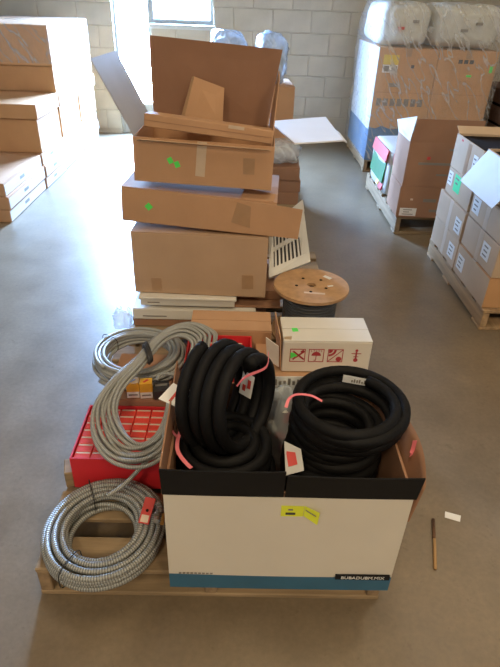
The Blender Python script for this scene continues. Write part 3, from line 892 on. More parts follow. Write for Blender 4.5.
# ------------------------------------------------------------------ coils
def spiral(turns, seg, rad, height, cx, cy, cz, seed, wob=0.006, xs=1.0, ys=1.0):
    """rad(k), height(k): target radius and height of turn k"""
    rnd = random.Random(seed)
    tw = [(rnd.uniform(-wob, wob), rnd.uniform(-wob, wob), rnd.uniform(0, 6), rnd.uniform(-wob, wob) * 0.6) for _ in range(turns + 1)]
    pts = []
    for k in range(turns * seg + 1):
        u = k / seg
        i = min(int(u), turns - 1)
        f = u - i
        g = f * f * (3 - 2 * f)
        r_ = lerp(rad(i), rad(i + 1), g)
        h_ = lerp(height(i), height(i + 1), g)
        ox = lerp(tw[i][0], tw[i + 1][0], g); oy = lerp(tw[i][1], tw[i + 1][1], g)
        a = 2 * PI * f
        hz = lerp(tw[i][3], tw[i + 1][3], g) * math.sin(a + lerp(tw[i][2], tw[i + 1][2], g))
        pts.append((cx + ox + xs * r_ * math.cos(a + seed), cy + oy + ys * r_ * math.sin(a + seed), cz + h_ + hz))
    return pts

# conduit coil lying on the pallet corner
cr = 0.0090
C1 = (-0.408, 1.090, 0.1335)
t = thing('conduit_coil', 'thick ribbed steel conduit coil lying flat on the pallet corner beside the hose box', 'coil', C1, 0, 'conduit coils')
order = [(0.184, 0), (0.164, 0), (0.144, 0), (0.124, 0), (0.106, 0), (0.115, 1), (0.134, 1), (0.154, 1), (0.174, 1), (0.182, 2), (0.163, 2), (0.143, 2), (0.123, 2), (0.108, 2), (0.118, 3), (0.138, 3), (0.158, 3), (0.172, 3)]
pts = spiral(len(order) - 1, 56, lambda k: order[k][0], lambda k: 0.0115 + order[k][1] * 0.0175, 0, 0, 0, 2, 0.011, 1.0, 1.06)
MB().tube(pts, cr, 8).build('conduit', 'conduit', t, True)
def band(parent, cx, cy, ang, r0_, r1_, z0_, z1_, m='tie', w=0.0035, name='tie'):
    """a strap round the bundle at angle ang"""
    mx = Matrix.Translation((cx, cy, 0)) @ Matrix.Rotation(ang, 4, 'Z')
    mb = MB()
    pts_ = []
    rc, rr = (r0_ + r1_) / 2, (r1_ - r0_) / 2
    zc, zr = (z0_ + z1_) / 2, (z1_ - z0_) / 2
    for k in range(20):
        a = 2 * PI * k / 20
        ca, sa = math.cos(a), math.sin(a)
        pts_.append(mx @ Vector((rc + rr * math.copysign(abs(ca) ** 0.6, ca), 0, zc + zr * math.copysign(abs(sa) ** 0.6, sa))))
    mb.tube(pts_, w / 2, 6, True)
    return mb.build(name, m, parent, True)
for a in (2.0, 4.3):
    band(t, 0, 0, a, 0.098, 0.196, 0.001, 0.084)
mx = Matrix.Translation((0.138, 0.035, 0.094)) @ Matrix.Rotation(R(-12), 4, 'Z') @ Matrix.Rotation(R(28), 4, 'X')
MB().cbox(-0.017, 0.017, -0.040, 0.040, -0.002, 0.002, 0.001, mx).build('red_tag', 'red_print', t)
MB().box(-0.012, 0.012, -0.036, -0.014, 0.002, 0.0028, mx).build('tag_print', 'cream', t)
MB().disc(0.005, 0.0021, 0.003, 10, mx @ Matrix.Translation((0.001, 0.0, 0))).build('tag_hole', 'hole', t)
for k in range(4):
    MB().disc(0.0085, -0.007, 0.007, 10, Matrix.Translation((0.172 + 0.003 * math.sin(k * 2), 0.062 - 0.02 * k, 0.094)) @ Matrix.Rotation(R(80), 4, 'X')).build('fitting', 'steel', t)
MB().disc(0.006, -0.02, 0.02, 10, Matrix.Translation((0.190, 0.008, 0.090)) @ Matrix.Rotation(R(82), 4, 'X')).build('brass_fitting', 'brass', t)

# upper coil lying behind
t = thing('conduit_coil', 'grey armoured cable coil lying flat on the dark carton behind the yellow boxes', 'coil', (-0.405, 1.825, 0.298), 0, 'conduit coils')
order = [(0.205, 0), (0.188, 0), (0.171, 0), (0.154, 0), (0.137, 0), (0.146, 1), (0.163, 1), (0.180, 1), (0.197, 1), (0.19, 2), (0.172, 2), (0.155, 2), (0.14, 2), (0.150, 3), (0.168, 3), (0.184, 3)]
pts = spiral(len(order) - 1, 48, lambda k: order[k][0], lambda k: 0.009 + order[k][1] * 0.0145, 0, 0, 0, 4, 0.009, 0.93, 0.92)
MB().tube(pts, 0.0078, 8).build('cable', 'cable', t, True)
band(t, 0, 0, 2.6, 0.115, 0.2, 0.001, 0.066)

# drooping coil that slides from it on to the red tray
OUT = [(-0.192, 1.55, .36), (-0.122, 1.70, .385), (-0.100, 1.82, .405), (-0.11, 1.87, .42), (-0.201, 1.894, .45), (-0.312, 1.812, .45), (-0.385, 1.662, .44), (-0.459, 1.532, .42), (-0.499, 1.415, .38), (-0.472, 1.312, .34), (-0.396, 1.246, .31), (-0.289, 1.24, .305), (-0.222, 1.33, .31)]
INN = [(-0.238, 1.56, .345), (-0.197, 1.65, .37), (-0.190, 1.713, .385), (-0.183, 1.77, .42), (-0.229, 1.772, .445), (-0.281, 1.72, .445), (-0.340, 1.559, .43), (-0.386, 1.491, .40), (-0.398, 1.431, .36), (-0.358, 1.364, .325), (-0.305, 1.339, .30), (-0.268, 1.389, .295), (-0.25, 1.46, .31)]
po, pi_ = catmull(OUT, 8), catmull(INN, 8)
n = len(po)
seq = [0.0, 0.14, 0.28, 0.42, 0.58, 0.74, 0.90, 1.0, 0.83, 0.66, 0.48, 0.30, 0.10]
lay = [0, 0, 0, 0, 0, 0, 0, 1, 1, 1, 1, 1, 1]
rnd = random.Random(21)
jit = [(rnd.uniform(-.020, .020), rnd.uniform(-.020, .020), rnd.uniform(-.006, .012)) for _ in range(len(seq) + 1)]
TIE_I = 6 * 8 - 3
pts = []
for k in range((len(seq) - 1) * n + 1):
    i = min(k // n, len(seq) - 2)
    f = (k - i * n) / n
    g = f * f * (3 - 2 * f)
    s_ = lerp(seq[i], seq[i + 1], g)
    l_ = lerp(lay[i], lay[i + 1], g)
    j = k % n
    dist = min(abs(j - TIE_I), n - abs(j - TIE_I)) / (n * 0.16)
    pinch = math.exp(-dist * dist)
    s2 = lerp(s_, 0.5 + (s_ - 0.5) * 0.5, pinch)
    p = lerp(pi_[j], po[j], s2)
    q = Vector((lerp(jit[i][0], jit[i + 1][0], g), lerp(jit[i][1], jit[i + 1][1], g), lerp(jit[i][2], jit[i + 1][2], g))) * (1 - 0.7 * pinch)
    pts.append(p + q * (0.35 + 0.65 * s_) + Vector((0, 0, l_ * 0.013)))
base = Vector((-0.33, 1.5, 0.27))
t = thing('conduit_coil', 'grey armoured cable coil drooping over the red tray, tied with black tape', 'coil', base, 0, 'conduit coils')
MB().tube([p - base for p in pts], 0.0070, 8).build('cable', 'cable', t, True)
# loose end running to the hose box and one trailing out at the front
end = [(-0.30, 1.60, .37), (-0.285, 1.62, .385), (-0.24, 1.62, .385), (-0.205, 1.61, .375), (-0.196, 1.56, .345), (-0.197, 1.52, .30)]
MB().tube([Vector(p) - base for p in catmull(end, 6, False)], 0.0072, 8).build('cable_end', 'cable', t, True)
end = [(-0.25, 1.42, .325), (-0.245, 1.33, .32), (-0.29, 1.26, .30), (-0.35, 1.20, .262), (-0.40, 1.165, .245)]
MB().tube([Vector(p) - base for p in catmull(end, 6, False)], 0.0072, 8).build('cable_end', 'cable', t, True)
pm = lerp(pi_[TIE_I], po[TIE_I], 0.5) - base
tan = (po[TIE_I + 1] - po[TIE_I - 1]).normalized()
side = (po[TIE_I] - pi_[TIE_I]).normalized()
upv = tan.cross(side).normalized()
mb = MB()
for w_ in (-0.009, 0.0, 0.009):
    ring = []
    for k in range(18):
        a = 2 * PI * k / 18
        ring.append(pm + tan * w_ + side * (0.050 * math.cos(a)) + upv * (0.023 * math.sin(a)) + Vector((0, 0, 0.006)))
    mb.tube(ring, 0.0055, 6, True)
mb.build('tie', 'tie', t, True)

# ------------------------------------------------------------------ big hose box
BX0, BX1, BY0, BY1, BZ0, BZ1 = -0.180, 0.456, 0.937, 1.390, 0.131, 0.533
BWd, BDp, BHt = BX1 - BX0, BY1 - BY0, BZ1 - BZ0
t = thing('hose_box', 'large open white carton with blue band and black flaps, full of black hose', 'carton', ((BX0 + BX1) / 2, (BY0 + BY1) / 2, BZ0))
MB().hollow(BWd, BDp, BHt, 0.007).build('body', 'card_dark', t)
yF = -BDp / 2
def warped_panel(x0, x1, z0, z1, bulge, th, name, m, y_off=0.0, nx=14, nz=6, lean=0.0, top=None):
    """front panel that bows a little, as loaded cartons do"""
    vs, fs = [], []
    for lay_ in (0, 1):
        for j in range(nz + 1):
            for i in range(nx + 1):
                u, v = i / nx, j / nz
                x = lerp(x0, x1, u)
                zt = z1 + (top(u) if top else 0.0)
                zc = lerp(z0, zt, v)
                y = yF - y_off - bulge * math.sin(PI * u) * (0.35 + 0.65 * v) - lean * v + (0 if lay_ == 0 else -th)
                vs.append((x, y, zc))
    n1 = (nx + 1) * (nz + 1)
    for j in range(nz):
        for i in range(nx):
            a = j * (nx + 1) + i
            fs.append((a, a + nx + 1, a + nx + 2, a + 1))
            fs.append((n1 + a, n1 + a + 1, n1 + a + nx + 2, n1 + a + nx + 1))
    for i in range(nx):
        fs.append((i, i + 1, n1 + i + 1, n1 + i))
        a = nz * (nx + 1) + i
        fs.append((a + 1, a, n1 + a, n1 + a + 1))
    for j in range(nz):
        a = j * (nx + 1)
        fs.append((a + nx + 1, a, n1 + a, n1 + a + nx + 1))
        a += nx
        fs.append((a, a + nx + 1, n1 + a + nx + 1, n1 + a))
    return MB().add(vs, fs).build(name, m, t, False)
hw = BWd / 2
warped_panel(-hw, hw, 0.064, BHt - 0.004, 0.010, 0.003, 'front_panel', 'box_white')
warped_panel(-hw, hw, 0.0, 0.0635, 0.0035, 0.0032, 'blue_band', 'blue_band', nz=2)
flapz = BHt - 0.003
warped_panel(-hw - 0.002, -0.015, flapz, flapz + 0.102, 0.004, 0.004, 'front_flap', 'black_card', 0.006, lean=0.014)
warped_panel(-0.011, hw + 0.004, flapz, flapz + 0.092, 0.004, 0.004, 'front_flap', 'black_card', 0.006, lean=0.016)
# side flaps, standing up and bulging
mb = MB()
mb.slab([(-hw - 0.001, -BDp / 2, BHt - 0.01), (-hw - 0.001, -BDp / 2, BHt + 0.085), (-hw - 0.006, BDp / 2 - 0.03, BHt + 0.10), (-hw - 0.001, BDp / 2, BHt - 0.01)][::-1], 0.004)
mb.build('side_flap', 'card_dark', t)
vs, fs = [], []
nx, nz = 12, 6
for lay_ in (0, 1):
    for j in range(nz + 1):
        for i in range(nx + 1):
            u, v = i / nx, j / nz
            vs.append((hw + 0.002 + 0.055 * math.sin(PI * (0.1 + 0.9 * u)) * v + lay_ * 0.004, lerp(-BDp / 2, BDp / 2, u), BHt - 0.10 + v * (0.135 - 0.04 * u)))
n1 = (nx + 1) * (nz + 1)
for j in range(nz):
    for i in range(nx):
        a = j * (nx + 1) + i
        fs += [(a, a + 1, a + nx + 2, a + nx + 1)][::-1] + [(n1 + a, n1 + a + 1, n1 + a + nx + 2, n1 + a + nx + 1)]
for i in range(nx):
    a = nz * (nx + 1) + i
    fs.append((a, a + 1, n1 + a + 1, n1 + a))
for j in range(nz):
    a = j * (nx + 1)
    fs.append((a, a + nx + 1, n1 + a + nx + 1, n1 + a))
MB().add(vs, fs).build('side_flap', 'card_dark', t, True)
# yellow sticker with a lifted end, product label with lettering
SX, SZ, SY = 0.040, 0.352, yF - 0.0138
o = MB().slab([(SX - 0.058, SY, SZ - 0.021), (SX, SY - 0.001, SZ - 0.019), (SX, SY - 0.001, SZ + 0.019), (SX - 0.058, SY, SZ + 0.019)], 0.001).build('yellow_sticker', 'yellow', t)
MB().box(SX - 0.046, SX - 0.021, SY - 0.0022, SY - 0.0008, SZ - 0.012, SZ - 0.005).build('print', 'ink', o)
MB().box(SX - 0.040, SX - 0.028, SY - 0.0022, SY - 0.0008, SZ + 0.004, SZ + 0.009).build('print', 'ink_grey', o)
o = MB().slab([(SX + 0.001, SY - 0.001, SZ - 0.017), (SX + 0.036, SY - 0.016, SZ - 0.033), (SX + 0.039, SY - 0.014, SZ + 0.010), (SX + 0.001, SY - 0.001, SZ + 0.020)], 0.001).build('yellow_sticker', 'yellow', t)
MB().slab([(SX + 0.004, SY - 0.0035, SZ + 0.006), (SX + 0.030, SY - 0.0155, SZ - 0.003), (SX + 0.030, SY - 0.0155, SZ + 0.001), (SX + 0.004, SY - 0.0035, SZ + 0.010)], 0.0005).build('print', 'ink_grey', o)
LB = MB().box(0.155, 0.310, yF - 0.0120, yF - 0.0060, 0.062, 0.080).build('product_label', 'black_card', t)
def text_mesh(body, size, m, parent, mx, name='lettering', ext=0.0004):
    cu = bpy.data.curves.new('lettering', 'FONT')
    cu.body, cu.size, cu.extrude = body, size, ext
    cu.align_x, cu.align_y = 'CENTER', 'CENTER'
    tmp = bpy.data.objects.new('lettering_source', cu)
    COL.objects.link(tmp)
    bpy.context.view_layer.update()
    me = bpy.data.meshes.new_from_object(tmp)
    bpy.data.objects.remove(tmp)
    me.materials.clear(); me.materials.append(M[m])
    me.transform(mx)
    o = bpy.data.objects.new(name, me)
    COL.objects.link(o); o.parent = parent
    return o
text_mesh('BUBADUBM.MIX', 0.0172, 'paper', LB, Matrix.Translation((0.2325, yF - 0.0124, 0.071)) @ Matrix.Rotation(PI / 2, 4, 'X'))
mb = MB()
for k in range(9):
    mb.box(-0.290 + 0.011 * k, -0.290 + 0.011 * k + 0.008, yF - 0.0075, yF - 0.004, 0.070, 0.073)
mb.build('small_print', 'ink_grey', t)

# black hose coils in the box
def hose(t, pts, r_=0.019, flat=0.85): return MB().tube(pts, r_, 8, False, flat).build('hose', 'rubber', t, True)
BASE_Z = 0.139
tB = thing('hose_coil', 'flat stacked black hose coil with a white tag, at the reel end of the box', 'coil', (0.328, 1.205, BASE_Z), 0, 'black hose coils')
lv = []
for k in range(12):
    zc = 0.019 + k * 0.041
    ro = 0.132 if zc < 0.405 else (0.158 if zc < 0.44 else (0.170 if k < 11 else 0.160))
    lv.append((ro, zc))
    if k > 6:
        lv.append((ro - 0.036, zc + 0.004))
pts = spiral(len(lv) - 1, 40, lambda k: lv[k][0], lambda k: lv[k][1], 0, 0, 0, 1, 0.004, 1.0, 1.0)
pts = [(x - 0.036 * min(1.0, max(0.0, (0.435 - z_) / 0.04)), y, z_) for x, y, z_ in pts]   # the lower turns sit inside the box, the top ones overhang its edge
hose(tB, pts)
mb = MB()
mb.slab([(-0.008, 0.112, 0.462), (0.082, 0.097, 0.457), (0.084, 0.093, 0.484), (-0.008, 0.108, 0.492)], 0.001)
tg = mb.build('white_tag', 'paper', tB)
mb = MB()
for k, hh in enumerate((0.008, 0.012, 0.010, 0.012, 0.006, 0.012, 0.010)):
    u = 0.018 + 0.0075 * k
    mb.box(u, u + 0.004, 0.085, 0.091, 0.467, 0.467 + hh, Matrix.Translation((0, 0.022 - u * 0.17, 0)))
mb.build('print', 'ink_grey', tg)
def ribbon(parent, pts_, w, m='pink', th=0.001, name='pink_ribbon', upd=(0, 0, 1)):
    P_ = catmull(pts_, 6, False)
    vs, fs = [], []
    U = Vector(upd)
    for k, p in enumerate(P_):
        tn = (P_[min(k + 1, len(P_) - 1)] - P_[max(k - 1, 0)]).normalized()
        sd = tn.cross(U).normalized() * w / 2
        nn = sd.cross(tn).normalized() * th
        vs += [tuple(p - sd), tuple(p + sd), tuple(p + sd + nn), tuple(p - sd + nn)]
    for k in range(len(P_) - 1):
        a, b = 4 * k, 4 * k + 4
        for q in range(4):
            q2 = (q + 1) % 4
            fs.append((a + q, a + q2, b + q2, b + q))
    fs += [(0, 3, 2, 1), tuple(4 * (len(P_) - 1) + q for q in (0, 1, 2, 3))]
    return MB().add(vs, fs).build(name, m, parent)
ribbon(tB, [(-0.190, -0.035, 0.478), (-0.180, -0.012, 0.492), (-0.158, -0.005, 0.502), (-0.120, -0.010, 0.503), (-0.088, -0.020, 0.492)], 0.009)
ribbon(tB, [(0.166, -0.105, 0.43), (0.168, -0.102, 0.40), (0.164, -0.108, 0.385), (0.160, -0.118, 0.385)], 0.012, upd=(0, 1, 0))

tA = thing('hose_coil', 'black hose coil lying flat under the tilted one, at the conduit end of the box', 'coil', (-0.024, 1.165, BASE_Z), 0, 'black hose coils')
lv = []
for k in range(9):
    zc = 0.019 + k * 0.041
    lv.append((0.128 + (0.006 if k > 5 else 0), zc))
    if k > 5: lv.append((0.096, zc + 0.004))
    if k > 6: lv.append((0.058, zc + 0.002))
pts = spiral(len(lv) - 1, 40, lambda k: lv[k][0], lambda k: lv[k][1], 0, 0, 0, 3, 0.005)
hose(tA, pts)
ribbon(tA, [(-0.100, 0.02, 0.42), (-0.125, -0.01, 0.415), (-0.138, -0.045, 0.40), (-0.135, -0.085, 0.392), (-0.112, -0.125, 0.392), (-0.092, -0.145, 0.388)], 0.011)
ribbon(tA, [(-0.138, -0.045, 0.402), (-0.150, -0.03, 0.402), (-0.158, -0.015, 0.40)], 0.007)

tT = thing('hose_coil', 'black hose coil tipped up on edge, tied with pink ribbon, above the flat coil', 'coil', (0.005, 1.255, 0.50), 0, 'black hose coils')
AX = Vector((0.86, -0.50, 0.10)).normalized()                 # the coil's axis
e1 = (Vector((0, 0, 1)) - AX * AX.z).normalized()
e2 = AX.cross(e1)
CT = Vector((-0.030, -0.040, 0.112))
pts = []
nturn, seg = 4, 44
for k in range(nturn * seg + 1):
    u = k / seg
    a = 2 * PI * u
    off = -0.070 + 0.037 * u
    rr = 0.150 - 0.004 * u + 0.005 * math.sin(3.1 * u)
    p = CT + AX * off + e1 * (rr * 1.02 * math.cos(a)) + e2 * (rr * 0.92 * math.sin(a))
    pts.append(p)
hose(tT, pts, 0.020, 0.9)
q = CT + AX * 0.082
ribbon(tT, [q + e1 * 0.112 + e2 * 0.075, q + e1 * 0.128 + e2 * 0.045 + AX * 0.012, q + e1 * 0.118 - e2 * 0.03 + AX * 0.03, q + e1 * 0.128 - e2 * 0.085 + AX * 0.008], 0.008, upd=tuple(AX))
o = MB().slab([(0.000, 0.055, 0.055), (0.036, 0.030, 0.050), (0.046, 0.040, 0.125), (0.012, 0.065, 0.135)], 0.001).build('white_tag', 'paper', tT)
MB().slab([(0.009, 0.0505, 0.07), (0.018, 0.0445, 0.069), (0.020, 0.0465, 0.09), (0.011, 0.0525, 0.092)], 0.0006).build('print', 'red_print', o)
MB().slab([(0.024, 0.040, 0.085), (0.033, 0.034, 0.084), (0.036, 0.037, 0.112), (0.027, 0.043, 0.115)], 0.0006).build('print', 'red_print', o)

# folded paper tag over the box edge, paper tag between the coils
t = thing('paper_tag', 'folded white paper tag with red print over the corner of the hose box', 'tag', (-0.178, 1.19, 0.61))
MB().slab([(-0.042, -0.010, 0.020), (0.004, -0.022, 0.004), (0.036, 0.018, 0.028), (-0.004, 0.032, 0.045)], 0.001).build('sheet', 'paper', t)
MB().slab([(0.004, -0.022, 0.004), (0.040, -0.006, 0.012), (0.062, 0.030, 0.036), (0.036, 0.018, 0.028)], 0.001).build('fold', 'paper', t)
MB().slab([(-0.014, -0.012, 0.0145), (-0.007, -0.014, 0.0125), (0.020, 0.020, 0.0335), (0.013, 0.022, 0.0365)], 0.0006).build('print', 'red_print', t)
t = thing('paper_tag', 'white paper tag with a red spot, lying between the two hose coils', 'tag', (0.150, 1.075, 0.505), R(25))
MB().slab([(-0.035, -0.042, 0.0), (0.020, -0.046, 0.0), (0.040, 0.010, 0.022), (0.005, 0.045, 0.035), (0, 0, 0)][:4], 0.0012).build('sheet', 'white_bag', t)
MB().slab([(-0.017, -0.024, 0.0085), (0.010, -0.026, 0.009), (0.019, 0.005, 0.022), (-0.004, 0.018, 0.024)], 0.0008).build('print', 'red_print', t)

# ------------------------------------------------------------------ wrapped load behind the tall stack
pallet('wooden pallet under the film wrapped load behind the tall stack', (-0.15, 4.85, 0), 1.22, 1.10)
G = 'dark cartons under film behind the tall stack'
k = 0
for z0_, hh, lab in ((0.131, 0.10, 'lowest'), (0.233, 0.095, 'second'), (0.330, 0.10, 'third')):
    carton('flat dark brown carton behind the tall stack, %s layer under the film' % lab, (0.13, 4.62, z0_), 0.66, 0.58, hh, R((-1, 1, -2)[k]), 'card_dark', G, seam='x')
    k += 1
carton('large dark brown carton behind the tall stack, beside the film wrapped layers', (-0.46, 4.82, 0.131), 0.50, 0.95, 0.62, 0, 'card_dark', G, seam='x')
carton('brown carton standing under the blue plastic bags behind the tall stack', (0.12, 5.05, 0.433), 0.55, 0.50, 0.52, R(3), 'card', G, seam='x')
t = thing('plastic_bag', 'crumpled clear plastic bag on the dark flat cartons behind the tall stack', 'bag', (0.25, 4.49, 0.435))
blob((0, 0, 0.085), 0.20, 0.15, 0.085, 12, 26, 14, 0.22).build('film', 'film_bag', t, True)
for k, (x, y, z0_, sx, sy, sz, lab) in enumerate(((-0.15, 4.95, 0.960, 0.155, 0.22, 0.19, 'bluish clear plastic bag nearest the window, on top of the load behind the stack'),
                                                 (0.205, 5.02, 0.960, 0.13, 0.22, 0.185, 'bluish clear plastic bag at the carton corner, on top of the load behind the stack'))):
    t = thing('plastic_bag', lab, 'bag', (x, y, z0_), 0, 'plastic bags behind the stack')
    blob((0, 0, sz), sx, sy, sz, 31 + k, 28, 16, 0.20).build('film', 'film_blue', t, True)
    blob((0, 0, sz * 0.9), sx * 0.82, sy * 0.8, sz * 0.85, 41 + k, 20, 12, 0.12).build('filling', 'white_bag', t, True)

# ------------------------------------------------------------------ long stepped stack of flat-pack cartons along the side wall
G = 'cartons of the stepped row along the side wall'
FX0 = -1.81
def lbox(label, y0, y1, z0, z1, w=0.86, m='card', dx=0.0, tape=None):
    c = carton(label, (FX0 - w / 2 + dx, (y0 + y1) / 2, z0), w, y1 - y0 - 0.006, z1 - z0 - 0.002, 0, m, G, seam='x', tape=tape)
    return c
cols = ((4.06, 4.93, 'nearest'), (4.94, 5.58, 'second'), (5.60, 6.30, 'third'), (6.32, 7.02, 'last'))
for ci, (a, b, nm) in enumerate(cols):
    for k in range(3):
        c = lbox('%s of three white-sided flat cartons on the floor, %s column of stepped row' % (('lowest', 'middle', 'upper')[k], nm), a, b, 0.002 + k * 0.103, 0.002 + (k + 1) * 0.103, dx=(0.0, 0.012, -0.004)[k] + (0.008 if ci == 1 else 0))
        d_ = (0.86, b - a - 0.006, 0.101)
        decal(c, 'white_side', 'white_card', 'r', d_, 0, 0.046, b - a - 0.03, 0.080)
        decal(c, 'print', 'ink_grey', 'r', (d_[0] + 0.002, d_[1], d_[2]), -0.05, 0.05, 0.10, 0.025)
for ci in (1, 2, 3):
    a, b, nm = cols[ci]
    lbox('tall brown carton over the three flat ones, %s column of the stepped row' % nm, a + 0.03, b, 0.313, 0.602, m='card_orange')
    c = lbox('brown carton with overhanging lid on the tall one, %s column of the stepped row' % nm, a, b, 0.604, 0.725, m='card_orange', w=0.88, dx=0.02)
for ci in (2, 3):
    a, b, nm = cols[ci]
    lbox('low brown carton under the film wrapped one, %s column of the stepped row' % nm, a, b, 0.727, 0.945, m='card_orange')
    c = lbox('film wrapped brown carton on top, %s column of the stepped row' % nm, a, b, 0.947, 1.285, m='card_orange')
    MB().cbox(-0.436, 0.436, -(b - a) / 2 + 0.001, (b - a) / 2 - 0.001, 0.012, 0.343, 0.012).build('stretch_film', 'film', c)

# ------------------------------------------------------------------ labelled cartons along the other side
RXF = 1.372
pallet('long wooden pallet under the labelled cartons', (1.955, 3.165, 0), 1.16, 1.06, 0.128, 6, 0, 'x', 'pallet_old', 'pallet_old')
G = 'labelled cartons in the row'
def rbox(label, y0, y1, z0, z1, w=0.42, m='card_window_lit', dx=0.0, closed=True, rz=0.0):
    return carton(label, (RXF + w / 2 + dx, (y0 + y1) / 2, z0), w, y1 - y0 - 0.008, z1 - z0 - 0.003, rz, m, G, seam='x', tape='tape_pale', closed=closed)
def rlab(c, y0, y1, z0, z1, u, v, w=0.105, h=0.092, m='paper'):
    return label_decal(c, 'l', (0.42, y1 - y0 - 0.008, z1 - z0 - 0.003), u, v, w, h, 0, m)
def vtape(c, y0, y1, z0, z1): decal(c, 'side_tape', 'tape_pale', 'l', (0.42, y1 - y0 - 0.008, z1 - z0 - 0.003), 0.0, (z1 - z0 - 0.003) / 2, 0.05, z1 - z0 - 0.006, t=0.0008)
NR, FR = (2.66, 3.165), (3.175, 3.68)
zs = (0.130, 0.316, 0.502, 0.668)
dd = 0.18
c = rbox('labelled carton on the pallet at the near end of the row', *NR, zs[0], zs[1], m='card_orange'); vtape(c, *NR, zs[0], zs[1]); rlab(c, *NR, zs[0], zs[1], 0.17, 0.085)
MB().box(-0.2115, -0.2095, -0.2485, 0.2485, 0.002, 0.178).build('window_lit_side', 'card_window_lit', c)  # side face coloured paler to hold the window light
for ch in [x for x in c.children if x.name.startswith('shipping_label')]: ch.location.x -= 0.0018
c = rbox('labelled carton on the pallet at the far end of the row', *FR, zs[0], zs[1]); vtape(c, *FR, zs[0], zs[1]); rlab(c, *FR, zs[0], zs[1], -0.15, 0.085)
c = rbox('labelled carton second from the pallet at the near end of the row', *NR, zs[1], zs[2], dx=0.004); vtape(c, *NR, zs[1], zs[2]); rlab(c, *NR, zs[1], zs[2], -0.10, 0.095)
c = rbox('labelled carton second from the pallet at the far end, label low on it', *FR, zs[1], zs[2], dx=-0.004); vtape(c, *FR, zs[1], zs[2]); rlab(c, *FR, zs[1], zs[2], -0.17, 0.075)
c = rbox('labelled carton directly under the open near carton and its hanging flap', *NR, zs[2], zs[3], dx=0.006); vtape(c, *NR, zs[2], zs[3]); rlab(c, *NR, zs[2], zs[3], 0.17, 0.08)
c = rbox('carton with green and white labels under the open far carton', 3.19, 3.64, zs[2], zs[3], dx=0.006)
label_decal(c, 'l', (0.42, 0.442, 0.163), 0.165, 0.10, 0.075, 0.085)
label_decal(c, 'l', (0.42, 0.442, 0.163), 0.03, 0.098, 0.115, 0.105, 0, 'green_label', 2, 'green_label')
for (yy, vv, cc_) in (): pass
c = carton('open topped carton with dark inside at the far end of the row', (RXF + 0.21 + 0.01, 3.41, zs[3]), 0.42, 0.47, 0.205, 0, 'card_window_lit', G, closed=False)
label_decal(c, 'l', (0.42, 0.47, 0.205), -0.145, 0.105, 0.07, 0.10)
decal(c, 'tape', 'tape', 'l', (0.42, 0.47, 0.205), -0.02, 0.10, 0.055, 0.19)
MB().cbox(-0.203, 0.203, -0.228, 0.228, 0.006, 0.193, 0.01).build('shade_fill', 'hole', c)  # near-black block fills the carton, standing for the shade inside it
flap(c, 0.40, 0.07, (0.0, 0.232, 0.205), PI, R(30), 'card_window_lit', name='top_flap')
decal(c, 'print', 'red_print', 'l', (0.42, 0.47, 0.205), 0.12, 0.185, 0.03, 0.012)
c = carton('open carton with a pale flap hanging outwards at the near end of the row', (RXF + 0.21 + 0.02, 2.905, zs[3]), 0.42, 0.50, 0.225, 0, 'card_window_lit', G, closed=False)
MB().cbox(-0.203, 0.203, -0.243, 0.243, 0.006, 0.212, 0.01).build('shade_fill', 'hole', c)  # same near-black fill in place of the shade inside
flap(c, 0.49, 0.22, (-0.208, 0.0, 0.224), -PI / 2, R(-56), 'lit_flap_grey', name='hanging_flap')

# ------------------------------------------------------------------ pair of brown cartons on the far small pallet, with the printed sack
pallet('wooden pallet under the two printed brown cartons and the coloured sack', (1.74, 4.70, 0), 1.05, 1.24, 0.145, 7)
PX, PY = 1.205, 4.06
DL = (0.52, 0.36, 0.245)
c = carton('lower printed brown carton with white label on the far pallet', (PX + DL[0] / 2, PY + DL[1] / 2, 0.147), *DL, R(-1), 'card_dark', 'printed cartons on the far pallet', seam='x', tape=None)
label_decal(c, 'f', DL, -0.172, 0.045, 0.13, 0.062)
decal(c, 'print', 'cream', 'f', DL, -0.16, 0.145, 0.02, 0.015)
decal(c, 'print', 'ink_grey', 'f', DL, -0.02, 0.14, 0.10, 0.025)
decal(c, 'print', 'ink_grey', 'f', DL, 0.05, 0.06, 0.12, 0.02)
DU = (0.52, 0.36, 0.325)
c = carton('upper printed brown carton with raised flaps on the far pallet', (PX + 0.005 + DU[0] / 2, PY + DU[1] / 2 + 0.005, 0.394), *DU, R(-2), 'card_dark', 'printed cartons on the far pallet', closed=False)
decal(c, 'print', 'ink_grey', 'f', DU, -0.02, 0.17, 0.30, 0.018)
decal(c, 'print', 'red_print', 'f', DU, -0.10, 0.21, 0.025, 0.022)
decal(c, 'print', 'ink_grey', 'f', DU, 0.06, 0.09, 0.16, 0.014)
decal(c, 'print', 'ink_grey', 'f', DU, 0.08, 0.275, 0.08, 0.016)
flap(c, 0.51, 0.165, (0.0, -0.178, 0.325), 0.0, R(82), 'card_dark', name='front_flap', skew=0.012)
c.rotation_euler = (0, 0, 0)
MB().slab([Vector(p) - c.location for p in ((1.208, 4.42, 0.719), (1.208, 4.07, 0.719), (1.222, 4.052, 0.895), (1.190, 4.45, 0.80))], 0.004).build('side_flap', 'white_card', c)  # white colour stands in for window light on this brown carton's flap
t = thing('printed_sack', 'white plastic sack with red and green print leaning on the far pallet cartons', 'sack', (1.345, 4.84, 0.147))
blob((0, 0, 0.20), 0.155, 0.36, 0.20, 51, 28, 16, 0.05, 0.35).build('body', 'white_bag', t, True)
def sack_patch(y0, y1, z0, z1, m, nm):
    MB().slab([(-0.167, y1, z0), (-0.167, y0, z0), (-0.150, y0, z1), (-0.150, y1, z1)], 0.012).build(nm, m, t)
def front_patch(x0, x1, z0, z1, m, nm):
    MB().slab([(x0, -0.372, z0), (x1, -0.372, z0), (x1, -0.356, z1), (x0, -0.356, z1)], 0.012).build(nm, m, t)
